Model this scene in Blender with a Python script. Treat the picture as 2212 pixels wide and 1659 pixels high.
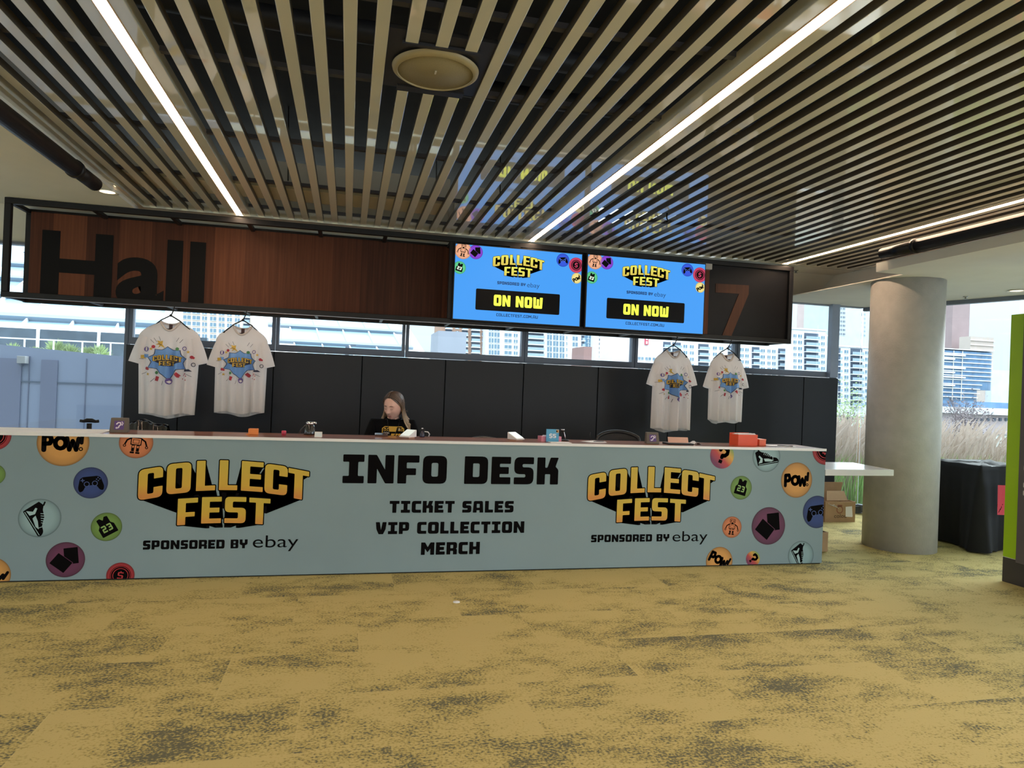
import bpy, bmesh, math, random
from math import sin, cos, pi, sqrt, exp, atan2, radians as R
from mathutils import Vector, Matrix
from mathutils.geometry import tessellate_polygon

for o in list(bpy.data.objects): bpy.data.objects.remove(o)
scn = bpy.context.scene
COL = scn.collection
S = 0.88                 # plan units -> metres (the desk front is 1.1 plan units = 0.97 m high)

# ------------------------------------------------------------------ camera
CAM_D, CAM_H, YAW, PITCH, ROLL, FPX = 5.7877, 1.5673, .23124, .00534, .03921, 1503.7
_f0 = Vector((sin(YAW), cos(YAW), 0)); _r0 = Vector((cos(YAW), -sin(YAW), 0)); _u0 = Vector((0, 0, 1))
FWD = _f0*cos(PITCH) + _u0*sin(PITCH); _u1 = _u0*cos(PITCH) - _f0*sin(PITCH)
RIGHT = _r0*cos(ROLL) + _u1*sin(ROLL); UP = _u1*cos(ROLL) - _r0*sin(ROLL)
CAM = Vector((0, -CAM_D, CAM_H))
cd = bpy.data.cameras.new('camera'); cam = bpy.data.objects.new('camera', cd); COL.objects.link(cam)
cd.sensor_width = 36; cd.lens = FPX/2212*36; cd.clip_end = 2000; cd.clip_start = .05
M = Matrix((RIGHT, UP, -FWD)).transposed().to_4x4(); M.translation = CAM*S
cam.matrix_world = M
scn.camera = cam

# ------------------------------------------------------------------ view, world, big lights
scn.view_settings.view_transform = 'Standard'; scn.view_settings.look = 'None'
scn.view_settings.gamma = 1; scn.view_settings.use_curve_mapping = False
scn.view_settings.exposure = 0.0
scn.cycles.use_denoising = True
scn.cycles.max_bounces = 8; scn.cycles.diffuse_bounces = 5; scn.cycles.transparent_max_bounces = 24
scn.cycles.sample_clamp_indirect = 8
w = bpy.data.worlds.new('overcast_sky'); scn.world = w; w.use_nodes = True
wn = w.node_tree; bg = wn.nodes['Background']
bg.inputs['Color'].default_value = (.80, .935, 1.0, 1); _tc = wn.nodes.new('ShaderNodeTexCoord'); _sp = wn.nodes.new('ShaderNodeSeparateXYZ'); _ma = wn.nodes.new('ShaderNodeMath'); _mx = wn.nodes.new('ShaderNodeMath')
_mx.operation = 'MAXIMUM'; _mx.inputs[1].default_value = 0; _ma.operation = 'MULTIPLY_ADD'; _ma.inputs[1].default_value = 2.6; _ma.inputs[2].default_value = 1.12   # overcast: brightest overhead
wn.links.new(_tc.outputs['Generated'], _sp.inputs[0]); wn.links.new(_sp.outputs[2], _mx.inputs[0]); wn.links.new(_mx.outputs[0], _ma.inputs[0]); wn.links.new(_ma.outputs[0], bg.inputs['Strength'])
def light(name, kind, loc, rot, energy, color, **kw):
    l = bpy.data.lights.new(name, kind); l.energy = energy; l.color = color
    for k, v in kw.items(): setattr(l, k, v)
    o = bpy.data.objects.new(name, l); COL.objects.link(o); o.location = Vector(loc)*S; o.rotation_euler = rot
    return o
# added broad sun, high left behind the camera, to brighten the city fronts
light('facade_fill_sun', 'SUN', (0, -20, 20), (R(48), 0, R(-25)), 2.6, (1, .97, .93), angle=R(70))
# second added sun from the back right, lifts the daylight on the right floor
light('back_right_fill_sun', 'SUN', (20, 20, 20), Vector((-.70, -.42, -.58)).to_track_quat('-Z', 'Y').to_euler(), 8.0, (.95, 1.0, .95), angle=R(60))
# added cool fill lamp out of view at right, standing in for unseen glazing
light('right_fill_area', 'AREA', (9.8, -5.5, 1.8), Vector((-.75, .66, 0)).to_track_quat('-Z', 'Y').to_euler(), 185, (.78, .90, 1.0), shape='RECTANGLE', size=6, size_y=3.0)
# added warm fill lamp near the ceiling behind the camera, no fitting there
light('rear_fill_area', 'AREA', (1.0, -9.0, 3.7), (R(18), 0, 0), 45, (1, .86, .66), shape='RECTANGLE', size=9, size_y=2)

LIGHTS_AT_TOP = {o.name for o in COL.objects}
rnd = random.Random(7)

# ------------------------------------------------------------------ helpers
def ray_to(x, y, axis, v):
    """point of the photograph (2212 x 1659) on a real plane, plan units"""
    d = RIGHT*((x-1106)/FPX) - UP*((y-829.5)/FPX) + FWD
    return CAM + d*((v-CAM[axis])/d[axis])
def onY(x, y, v): return ray_to(x, y, 1, v)

MATS = {}
def mat(name, col, rough=.6, metal=0., emit=None, noise=0., nscale=8., spec=.5, coat=0., bump=0., bscale=60., stretch=(1, 1, 1), trans=0.):
    if name in MATS: return MATS[name]
    m = bpy.data.materials.new(name); m.use_nodes = True; nt = m.node_tree; N = nt.nodes; L = nt.links
    b = N['Principled BSDF']
    b.inputs['Base Color'].default_value = (*col, 1); b.inputs['Roughness'].default_value = rough
    b.inputs['Metallic'].default_value = metal; b.inputs['Specular IOR Level'].default_value = spec
    b.inputs['Coat Weight'].default_value = coat; b.inputs['Coat Roughness'].default_value = .05
    if emit:
        b.inputs['Emission Color'].default_value = (*emit[0], 1); b.inputs['Emission Strength'].default_value = emit[1]
    if noise or bump:
        tc = N.new('ShaderNodeTexCoord'); mp = N.new('ShaderNodeMapping'); mp.inputs['Scale'].default_value = stretch
        L.new(tc.outputs['Object'], mp.inputs['Vector'])
    if noise:
        n = N.new('ShaderNodeTexNoise'); n.inputs['Scale'].default_value = nscale; n.inputs['Detail'].default_value = 5
        L.new(mp.outputs['Vector'], n.inputs['Vector'])
        r = N.new('ShaderNodeValToRGB')
        r.color_ramp.elements[0].position = .3; r.color_ramp.elements[1].position = .7
        r.color_ramp.elements[0].color = (*[c*(1-noise) for c in col], 1); r.color_ramp.elements[1].color = (*[min(1, c*(1+noise)) for c in col], 1)
        L.new(n.outputs['Fac'], r.inputs['Fac']); L.new(r.outputs['Color'], b.inputs['Base Color'])
    if bump:
        n2 = N.new('ShaderNodeTexNoise'); n2.inputs['Scale'].default_value = bscale; n2.inputs['Detail'].default_value = 3
        L.new(mp.outputs['Vector'], n2.inputs['Vector'])
        bp = N.new('ShaderNodeBump'); bp.inputs['Strength'].default_value = bump; bp.inputs['Distance'].default_value = .02
        L.new(n2.outputs['Fac'], bp.inputs['Height']); L.new(bp.outputs['Normal'], b.inputs['Normal'])
    if trans:
        tl = N.new('ShaderNodeBsdfTranslucent'); tl.inputs['Color'].default_value = (*col, 1)
        mx = N.new('ShaderNodeMixShader'); mx.inputs[0].default_value = trans
        L.new(b.outputs[0], mx.inputs[1]); L.new(tl.outputs[0], mx.inputs[2]); L.new(mx.outputs[0], N['Material Output'].inputs['Surface'])
    MATS[name] = m
    return m
def glass_mat(name, tint, fac=.08, rough=.0):
    m = bpy.data.materials.new(name); m.use_nodes = True; nt = m.node_tree; N = nt.nodes; L = nt.links
    N.remove(N['Principled BSDF'])
    t = N.new('ShaderNodeBsdfTransparent'); t.inputs['Color'].default_value = (*tint, 1)
    g = N.new('ShaderNodeBsdfGlossy'); g.inputs['Roughness'].default_value = rough
    fr = N.new('ShaderNodeFresnel'); fr.inputs['IOR'].default_value = 1.3
    mx = N.new('ShaderNodeMixShader')
    L.new(fr.outputs[0], mx.inputs[0]); L.new(t.outputs[0], mx.inputs[1]); L.new(g.outputs[0], mx.inputs[2])
    L.new(mx.outputs[0], N['Material Output'].inputs['Surface'])
    return m
def ramp_mat(name, stops, mode='v', rough=.55, emit=0., vscale=1., voff=0., saw=False):
    """printed colour that runs along the art's own UV: 'v' upward, 'r' from the centre, 'd' diagonal"""
    m = bpy.data.materials.new(name); m.use_nodes = True; nt = m.node_tree; N = nt.nodes; L = nt.links
    b = N['Principled BSDF']; b.inputs['Roughness'].default_value = rough
    uv = N.new('ShaderNodeUVMap'); sep = N.new('ShaderNodeSeparateXYZ'); L.new(uv.outputs[0], sep.inputs[0])
    if mode == 'r':
        ln = N.new('ShaderNodeVectorMath'); ln.operation = 'LENGTH'; L.new(uv.outputs[0], ln.inputs[0]); val = ln.outputs['Value']
    elif mode == 'd':
        a = N.new('ShaderNodeMath'); a.operation = 'ADD'; L.new(sep.outputs[0], a.inputs[0]); L.new(sep.outputs[1], a.inputs[1]); val = a.outputs[0]
    else: val = sep.outputs[1]
    ma = N.new('ShaderNodeMath'); ma.operation = 'MULTIPLY_ADD'; ma.inputs[1].default_value = vscale; ma.inputs[2].default_value = voff
    L.new(val, ma.inputs[0])
    r = N.new('ShaderNodeValToRGB'); e = r.color_ramp.elements
    while len(e) < len(stops): e.new(.5)
    for q, (p, c) in zip(e, stops): q.position = p; q.color = (*c, 1)
    L.new(ma.outputs[0], r.inputs['Fac']); L.new(r.outputs['Color'], b.inputs['Base Color'])
    if emit:
        L.new(r.outputs['Color'], b.inputs['Emission Color']); b.inputs['Emission Strength'].default_value = emit
        b.inputs['Specular IOR Level'].default_value = .1; b.inputs['Base Color'].default_value = (0, 0, 0, 1)
        L.remove(b.inputs['Base Color'].links[0])
    return m

def base_of(o):
    v = Vector((0, 0, 0))
    while o: v = v + o.location; o = o.parent
    return v
def tag(o, label=None, cat=None, group=None, kind=None):
    if label: o['label'] = label
    if cat: o['category'] = cat
    if group: o['group'] = group
    if kind: o['kind'] = kind
    return o
def thing(name, label, cat, loc=(0, 0, 0), group=None, kind=None):
    o = bpy.data.objects.new(name, None); COL.objects.link(o); o.location = loc; o.empty_display_size = .1
    return tag(o, label, cat, group, kind)

class MB:
    def __init__(s): s.v = []; s.f = []; s.m = []; s.sm = []; s.mi = 0; s.smooth = False
    def add(s, vs, fs, smooth=None):
        n = len(s.v); s.v += [tuple(p) for p in vs]
        for f in fs: s.f.append([n+i for i in f]); s.m.append(s.mi); s.sm.append(s.smooth if smooth is None else smooth)
        return s
    def box(s, x0, x1, y0, y1, z0, z1, mtx=None):
        x0, x1 = sorted((x0, x1)); y0, y1 = sorted((y0, y1)); z0, z1 = sorted((z0, z1))
        vs = [Vector((x, y, z)) for z in (z0, z1) for y in (y0, y1) for x in (x0, x1)]
        if mtx: vs = [mtx @ p for p in vs]
        return s.add(vs, [(0, 2, 3, 1), (4, 5, 7, 6), (0, 1, 5, 4), (2, 6, 7, 3), (0, 4, 6, 2), (1, 3, 7, 5)], False)
    def prism(s, pts, y0, y1, plane='xz'):
        """outline in x,z (or x,y) pushed between two y (or z)"""
        n = len(pts); k = (lambda a, b, c: (a, c, b)) if plane == 'xz' else (lambda a, b, c: (a, b, c))
        vs = [k(a, b, y0) for a, b in pts] + [k(a, b, y1) for a, b in pts]
        return s.add(vs, [tuple(range(n)), tuple(range(2*n-1, n-1, -1))] + [(i, i+n, (i+1) % n+n, (i+1) % n) for i in range(n)], False)
    def tube(s, pts, r, n=8, cap=True, flat=1.):
        pts = [Vector(p) for p in pts]; rs = r if isinstance(r, (list, tuple)) else [r]*len(pts)
        vs = []; fs = []; up = Vector((0, 0, 1)); prev = None
        for i, p in enumerate(pts):
            d = (pts[min(i+1, len(pts)-1)] - pts[max(i-1, 0)]).normalized()
            a = d.cross(up if abs(d.z) < .95 else Vector((1, 0, 0))).normalized() if prev is None else (prev - d*prev.dot(d)).normalized()
            prev = a; b = d.cross(a)
            for k in range(n):
                t = 2*pi*k/n; vs.append(p + a*cos(t)*rs[i] + b*sin(t)*rs[i]*flat)
        for i in range(len(pts)-1):
            for k in range(n): fs.append((i*n+k, i*n+(k+1) % n, (i+1)*n+(k+1) % n, (i+1)*n+k))
        if cap: fs.append(tuple(range(n-1, -1, -1))); fs.append(tuple(range((len(pts)-1)*n, len(pts)*n)))
        return s.add(vs, fs, True)
    def lathe(s, prof, c=(0, 0, 0), n=24, cap=True):
        vs = [(c[0]+r*cos(2*pi*k/n), c[1]+r*sin(2*pi*k/n), c[2]+z) for r, z in prof for k in range(n)]
        fs = [(i*n+k, i*n+(k+1) % n, (i+1)*n+(k+1) % n, (i+1)*n+k) for i in range(len(prof)-1) for k in range(n)]
        if cap: fs.append(tuple(range(n-1, -1, -1))); fs.append(tuple(range((len(prof)-1)*n, len(prof)*n)))
        return s.add(vs, fs, True)
    def ball(s, c, r, n=12, m=8, sc=(1, 1, 1)):
        vs = [(c[0]+r*sc[0]*sin(pi*j/m)*cos(2*pi*i/n), c[1]+r*sc[1]*sin(pi*j/m)*sin(2*pi*i/n), c[2]+r*sc[2]*cos(pi*j/m)) for j in range(m+1) for i in range(n)]
        return s.add(vs, [(j*n+i, (j+1)*n+i, (j+1)*n+(i+1) % n, j*n+(i+1) % n) for j in range(m) for i in range(n)], True)
    def build(s, name, mats, parent=None, bevel=0., local=False, solid=0.):
        me = bpy.data.meshes.new(name)
        b = Vector((0, 0, 0)) if (local or parent is None) else base_of(parent)
        me.from_pydata([tuple(Vector(p)-b) for p in s.v], [], s.f)
        mats = mats if isinstance(mats, (list, tuple)) else [mats]
        for m in mats: me.materials.append(m)
        me.polygons.foreach_set('material_index', s.m); me.polygons.foreach_set('use_smooth', s.sm)
        me.validate(); me.update()
        o = bpy.data.objects.new(name, me); COL.objects.link(o); o.parent = parent
        if solid:
            q = o.modifiers.new('thickness', 'SOLIDIFY'); q.thickness = solid; q.offset = 0
        if bevel:
            q = o.modifiers.new('bevel', 'BEVEL'); q.width = bevel; q.segments = 2; q.limit_method = 'ANGLE'; q.angle_limit = R(50)
        return o
def dup(o, parent=None, loc=None, rotz=None, scale=None, label=None, group=None):
    c = o.copy(); COL.objects.link(c); c.parent = parent
    if loc is not None: c.location = loc
    if rotz is not None: c.rotation_euler = (0, 0, rotz)
    if scale is not None: c.scale = scale
    if label: c['label'] = label
    if group: c['group'] = group
    for ch in list(o.children): dup(ch, c)
    return c
def struct(o, kind='structure'): o['kind'] = kind; return o

# ------------------------------------------------------------------ flat art: glyphs, icons, logo
def rnd_poly(pts, q, seg=4):
    """round the corners of a polygon; a point may carry its own radius"""
    out = []; n = len(pts)
    for i in range(n):
        p = Vector(pts[i][:2]); r = pts[i][2] if len(pts[i]) > 2 else q
        a = Vector(pts[i-1][:2])-p; b = Vector(pts[(i+1) % n][:2])-p
        d = min(r, a.length*.48, b.length*.48)
        if d < 1e-5: out.append(tuple(p)); continue
        p0 = p+a.normalized()*d; p1 = p+b.normalized()*d
        for k in range(seg+1):
            t = k/seg; out.append(tuple(p0*(1-t)**2 + p*2*t*(1-t) + p1*t*t))
    return out
GW = dict(I=.72, N=.9, F=.75, O=.86, D=.86, E=.72, S=.74, K=.82, T=.76, C=.74, A=.86, L=.68, V=.84, P=.8, M=1.05, H=.86, R=.84, B=.82, Y=.84, W=1.1, U=.86, X=.8)
GW.update({'.': .3, '2': .72, '3': .72, '5': .72, '$': .76, ' ': .38})
def glyph(ch, w, t, b, r, hook=False):
    m = w/2; h0 = .5-b/2; h1 = .5+b/2
    if ch == 'I': return [[(0,0),(w,0),(w,b),(m+t/2,b),(m+t/2,1-b),(w,1-b),(w,1),(0,1),(0,1-b),(m-t/2,1-b),(m-t/2,b),(0,b)]]
    if ch == 'N': return [[(0,0),(t,0),(t,.52),(w-t*.95,0),(w,0),(w,1),(w-t,1),(w-t,.48),(t*.95,1),(0,1)]]
    if ch == 'F': return [[(0,0),(t,0),(t,.3),(w*.86,.3),(w*.86,.3+b*.95),(t,.3+b*.95),(t,1-b),(w,1-b),(w,1),(0,1)]]
    if ch == 'E': return [[(0,0),(w,0),(w,b),(t,b),(t,h0),(w*.9,h0),(w*.9,h1),(t,h1),(t,1-b),(w,1-b),(w,1),(0,1)]]
    if ch == 'L': return [[(0,0),(w,0),(w,b),(t,b),(t,1),(0,1)]]
    if ch == 'T': return [[(m-t/2,0),(m+t/2,0),(m+t/2,1-b),(w,1-b),(w,1),(0,1),(0,1-b),(m-t/2,1-b)]]
    if ch == 'H': return [[(0,0),(t,0),(t,h0),(w-t,h0),(w-t,0),(w,0),(w,1),(w-t,1),(w-t,h1),(t,h1),(t,1),(0,1)]]
    if ch == 'O': return [[(0,0,r),(w,0,r),(w,1,r),(0,1,r)], [(t,b,r*.3),(t,1-b,r*.3),(w-t,1-b,r*.3),(w-t,b,r*.3)]]
    if ch == 'D': return [[(0,0),(w,0,r),(w,1,r),(0,1)], [(t,b),(t,1-b),(w-t,1-b,r*.3),(w-t,b,r*.3)]]
    if ch == 'C' and hook: return [[(0,0,r),(w,0,r),(w,.36),(w-t,.36),(w-t,b,r*.3),(t,b,r*.3),(t,1-b,r*.3),(w-t,1-b,r*.3),(w-t,.64),(w,.64),(w,1,r),(0,1,r)]]
    if ch == 'C': return [[(0,0,r),(w,0),(w,b),(t,b,r*.3),(t,1-b,r*.3),(w,1-b),(w,1),(0,1,r)]]
    if ch == 'S': return [[(0,0),(w,0,r),(w,h1,r),(t,h1,r*.3),(t,1-b,r*.3),(w,1-b),(w,1),(0,1,r),(0,h0,r),(w-t,h0,r*.3),(w-t,b,r*.3),(0,b)]]
    if ch == '5': return [[(0,0),(w,0,r),(w,h1,r),(t,h1),(t,1-b),(w,1-b),(w,1),(0,1),(0,h0),(w-t,h0,r*.3),(w-t,b,r*.3),(0,b)]]
    if ch == '2': return [[(0,0),(w,0),(w,b),(t,b),(t,h0),(w,h0,r),(w,1,r),(0,1),(0,1-b),(w-t,1-b),(w-t,h1),(0,h1,r)]]
    if ch == '3': return [[(0,0),(w,0,r),(w,1,r),(0,1),(0,1-b),(w-t,1-b),(w-t,h1),(.25*w,h1),(.25*w,h0),(w-t,h0),(w-t,b),(0,b)]]
    if ch == 'K': return [[(0,0),(t,0),(t,.38),(w-t,.38),(w-t,0),(w,0),(w,.56,r*.5),(w*.86,.66),(w,1),(w-t,1),(t+.1*w,.62),(t,.62),(t,1),(0,1)]]
    if ch == 'A': return [[(0,0),(t,0),(t,.2),(w-t,.2),(w-t,0),(w,0),(w*.93,1,r*.6),(w*.07,1,r*.6)], [(t,.2+b*.85),(t,1-b),(w-t,1-b),(w-t,.2+b*.85)]]
    if ch == 'V': return [[(0,1),(t,1),(m,.34),(w-t,1),(w,1),(w*.92,.4),(m+t*.55,0),(m-t*.55,0),(w*.08,.4)]]
    if ch == 'P': return [[(0,0),(t,0),(t,.26),(w,.26,r),(w,1,r),(0,1)], [(t,.26+b*.9),(t,1-b*.9),(w-t,1-b*.9),(w-t,.26+b*.9)]]
    if ch == 'R': return [[(0,0),(t,0),(t,.28),(w-t,.28),(w-t,0),(w,0),(w,.4),(w*.9,.46),(w,.54),(w,1,r),(0,1)], [(t,.28+b*.9),(t,1-b*.9),(w-t,1-b*.9),(w-t,.28+b*.9)]]
    if ch == 'B': q = b*.72; return [[(0,0),(w,0,r*.8),(w,.45),(w*.92,.5),(w,.55),(w,1,r*.8),(0,1)], [(t,q),(t,.5-q/2),(w-t,.5-q/2),(w-t,q)], [(t,.5+q/2),(t,1-q),(w-t,1-q),(w-t,.5+q/2)]]
    if ch == 'Y': return [[(m-t/2,0),(m+t/2,0),(m+t/2,.34),(w,.44,r*.6),(w,1),(w-t,1),(w-t,.62),(t,.62),(t,1),(0,1),(0,.44,r*.6),(m-t/2,.34)]]
    if ch == 'M': return [[(0,0),(t,0),(t,.5),(m,.2),(w-t,.5),(w-t,0),(w,0),(w,1),(w-t,1),(m,.62),(t,1),(0,1)]]
    if ch == 'W': return [[(0,1),(w*.04,0,r*.5),(w*.96,0,r*.5),(w,1),(w-t,1),(w-t,b),(m+t*.42,b),(m+t*.42,.85),(m-t*.42,.85),(m-t*.42,b),(t,b),(t,1)]]
    if ch == 'U': return [[(0,0,r),(w,0,r),(w,1),(w-t,1),(w-t,b),(t,b),(t,1),(0,1)]]
    if ch == 'X': return [[(0,0),(t,0),(m,.3),(w-t,0),(w,0),(m+t*.6,.5),(w,1),(w-t,1),(m,.7),(t,1),(0,1),(m-t*.6,.5)]]
    if ch == '.': return [[(0,0),(w,0),(w,.24),(0,.24)]]
    if ch == '$': return glyph('S', w, t, b, r)
    return []
# art element: (outer, holes, material index, layer)
def text_art(txt, x0, x1, z0, z1, mi=0, layer=1, t=.3, b=.25, gap=.13, q=.03, r=.2):
    """block lettering fitted into a rectangle"""
    tot = sum(GW.get(c, .7) for c in txt) + gap*(len(txt)-1); out = []; h = z1-z0; k = (x1-x0)/tot; x = 0
    for c in txt:
        w_ = GW.get(c, .7); g = glyph(c, w_, t, b, r)
        if g:
            cs = [[(x0+(x+p[0])*k, z0+p[1]*h) for p in rnd_poly(cc, q)] for cc in g]
            out.append((cs[0], cs[1:], mi, layer))
            if c == '$':
                for a, e in ((-.14, .02), (.98, 1.14)):
                    out.append(([(x0+(x+w_/2-.08)*k, z0+a*h), (x0+(x+w_/2+.08)*k, z0+a*h), (x0+(x+w_/2+.08)*k, z0+e*h), (x0+(x+w_/2-.08)*k, z0+e*h)], [], mi, layer))
        x += w_+gap
    return out
def text_words(txt, x0, x1, z0, z1, mi=0, layer=1, t=.3, b=.25, gap=.13, q=.03, r=.2):
    tot = sum(GW.get(c, .7) for c in txt) + gap*(len(txt)-1); k = (x1-x0)/tot; x = 0; out = []
    for wd in txt.split(' '):
        L_ = sum(GW.get(c, .7) for c in wd) + gap*(len(wd)-1)
        out.append(text_art(wd, x0+x*k, x0+(x+L_)*k, z0, z1, mi, layer, t, b, gap, q, r)); x += L_+2*gap+GW[' ']
    return out
def stroke(pts, w, mi=1, layer=2, n=6):
    """round-capped pen line"""
    out = []
    for a, b in zip(pts[:-1], pts[1:]):
        a = Vector(a); b = Vector(b); d = b-a; g = atan2(d.y, d.x) if d.length > 1e-6 else 0
        c = [(b.x+w/2*cos(g-pi/2+pi*k/n), b.y+w/2*sin(g-pi/2+pi*k/n)) for k in range(n+1)] + [(a.x+w/2*cos(g+pi/2+pi*k/n), a.y+w/2*sin(g+pi/2+pi*k/n)) for k in range(n+1)]
        out.append((c, [], mi, layer))
    return out
def disc(cx, cy, r, mi=0, layer=0, n=48, hole=0.):
    c = lambda q: [(cx+q*cos(2*pi*k/n), cy+q*sin(2*pi*k/n)) for k in range(n)]
    return [(c(r), [c(hole)] if hole else [], mi, layer)]
def xf(els, dx=0, dy=0, sc=1, rot=0, mi=None, lay=0):
    c, s_ = cos(rot)*sc, sin(rot)*sc; f = lambda p: (dx+p[0]*c-p[1]*s_, dy+p[0]*s_+p[1]*c)
    return [([f(p) for p in o_], [[f(p) for p in h] for h in hs], m_ if mi is None else mi, l_+lay) for o_, hs, m_, l_ in els]
def poly(pts, mi=1, layer=2, q=0): return [(rnd_poly(pts, q) if q else [p[:2] for p in pts], [], mi, layer)]
def make_art(name, els, mats, to3d, parent, clip=None, cuts=None, local=True, base=None):
    bm = bmesh.new()
    for o_, hs, m_, l_ in els:
        loops = [[Vector((p[0], p[1], 0)) for p in L_] for L_ in [o_]+hs]
        flat = [p for L_ in loops for p in L_]
        vs = [bm.verts.new((p.x, p.y, l_)) for p in flat]
        for t in tessellate_polygon(loops):
            a, b, c = (flat[i] for i in t)
            if abs((b-a).cross(c-a).z) < 1e-12: continue
            t = t if (b-a).cross(c-a).z > 0 else t[::-1]
            try: f = bm.faces.new([vs[i] for i in t]); f.material_index = m_
            except ValueError: pass
    def cut(co, no, clear): bmesh.ops.bisect_plane(bm, geom=bm.verts[:]+bm.edges[:]+bm.faces[:], dist=1e-6, plane_co=co, plane_no=no, clear_outer=clear)
    if clip:
        for co, no in (((clip[0],0,0),(-1,0,0)),((clip[1],0,0),(1,0,0)),((0,clip[2],0),(0,-1,0)),((0,clip[3],0),(0,1,0))): cut(co, no, True)
    for u in cuts or []: cut((u, 0, 0), (1, 0, 0), False)
    loose = [v for v in bm.verts if not v.link_faces]
    bmesh.ops.delete(bm, geom=loose, context='VERTS')
    uv = bm.loops.layers.uv.new('UVMap')
    for f in bm.faces:
        for l in f.loops: l[uv].uv = l.vert.co.xy
    b = base if base is not None else (base_of(parent) if parent else Vector((0, 0, 0)))
    for v in bm.verts: v.co = Vector(to3d(v.co.x, v.co.y, v.co.z)) - b
    me = bpy.data.meshes.new(name); bm.to_mesh(me); bm.free()
    for m_ in mats: me.materials.append(m_)
    o = bpy.data.objects.new(name, me); COL.objects.link(o); o.parent = parent
    return o
def font_mb(txt, x0, x1, z0, z1, y, thin=0., mb=None, depth=.0, full=None):
    """a word in the plain built-in sans, fitted into a rectangle of the plane y"""
    c = bpy.data.curves.new('word', 'FONT'); c.body = txt; c.size = 1; c.offset = thin; c.resolution_u = 6; c.fill_mode = 'FRONT'
    o = bpy.data.objects.new('word', c); COL.objects.link(o)
    me = bpy.data.meshes.new_from_object(o.evaluated_get(bpy.context.evaluated_depsgraph_get()))
    xs = [v.co.x for v in me.vertices]; ys = [v.co.y for v in me.vertices]
    X0, X1, Y0, Y1 = min(xs), max(xs), min(ys), max(ys)
    mb = mb or MB()
    f = lambda v: (x0+(v.co.x-X0)/(X1-X0)*(x1-x0), y, z0+(v.co.y-Y0)/(Y1-Y0)*(z1-z0))
    mb.add([f(v) for v in me.vertices], [tuple(p.vertices) for p in me.polygons])
    bpy.data.objects.remove(o); bpy.data.curves.remove(c); bpy.data.meshes.remove(me)
    return mb

# two-line show logo, unit width: 0 = letters (upper line), 1 = letters (lower line), 2 = black
LOGO_TOP = (('C', 0, .136), ('O', .158, .296), ('L', .327, .438), ('L', .460, .568), ('E', .59, .72), ('C', .73, .868), ('T', .872, 1.))
LOGO_LOW = (('F', .227, .342), ('E', .365, .48), ('S', .50, .625), ('T', .643, .77))
def logo_art(edge=.013):
    els = []; VP = Vector((.5, -.03))
    for line, hh, mi, tt, ext in ((LOGO_TOP, .187, 0, .0505, .46), (LOGO_LOW, .164, 1, .046, .62)):
        for ch, a, b in line:
            w_ = (b-a)/hh; cs = [rnd_poly(c, .02) for c in glyph(ch, w_, tt/hh, .165 if mi == 0 else .18, .17, hook=True)]
            um = (a+b)/2; uu = (um-.5)*2
            base = .222-.072*uu*uu if mi == 0 else .016-.05*uu*uu
            slope = (-.072*2*uu*2 if mi == 0 else -.05*2*uu*2)*.75
            def f(p): u = a+p[0]*hh; return (u, base+p[1]*hh + slope*(u-um))
            P = [[f(p) for p in c] for c in cs]
            els.append((P[0], P[1:], mi, 3))
            for c in P:
                n = len(c)
                for i in range(n):
                    p, q = Vector(c[i]), Vector(c[(i+1) % n])
                    if (q-p).length < 1e-6: continue
                    els += stroke([p, q], edge, 2, 1 if mi == 0 else 2, 3)
                    if c is P[0]:
                        p2 = p+(VP-p)*ext; q2 = q+(VP-q)*ext
                        els.append(([tuple(p), tuple(q), tuple(q2), tuple(p2)], [], 2, 1 if mi == 0 else 2))
    return els
LOGO = logo_art()
LOGO_SMALL = logo_art(.02)

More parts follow.
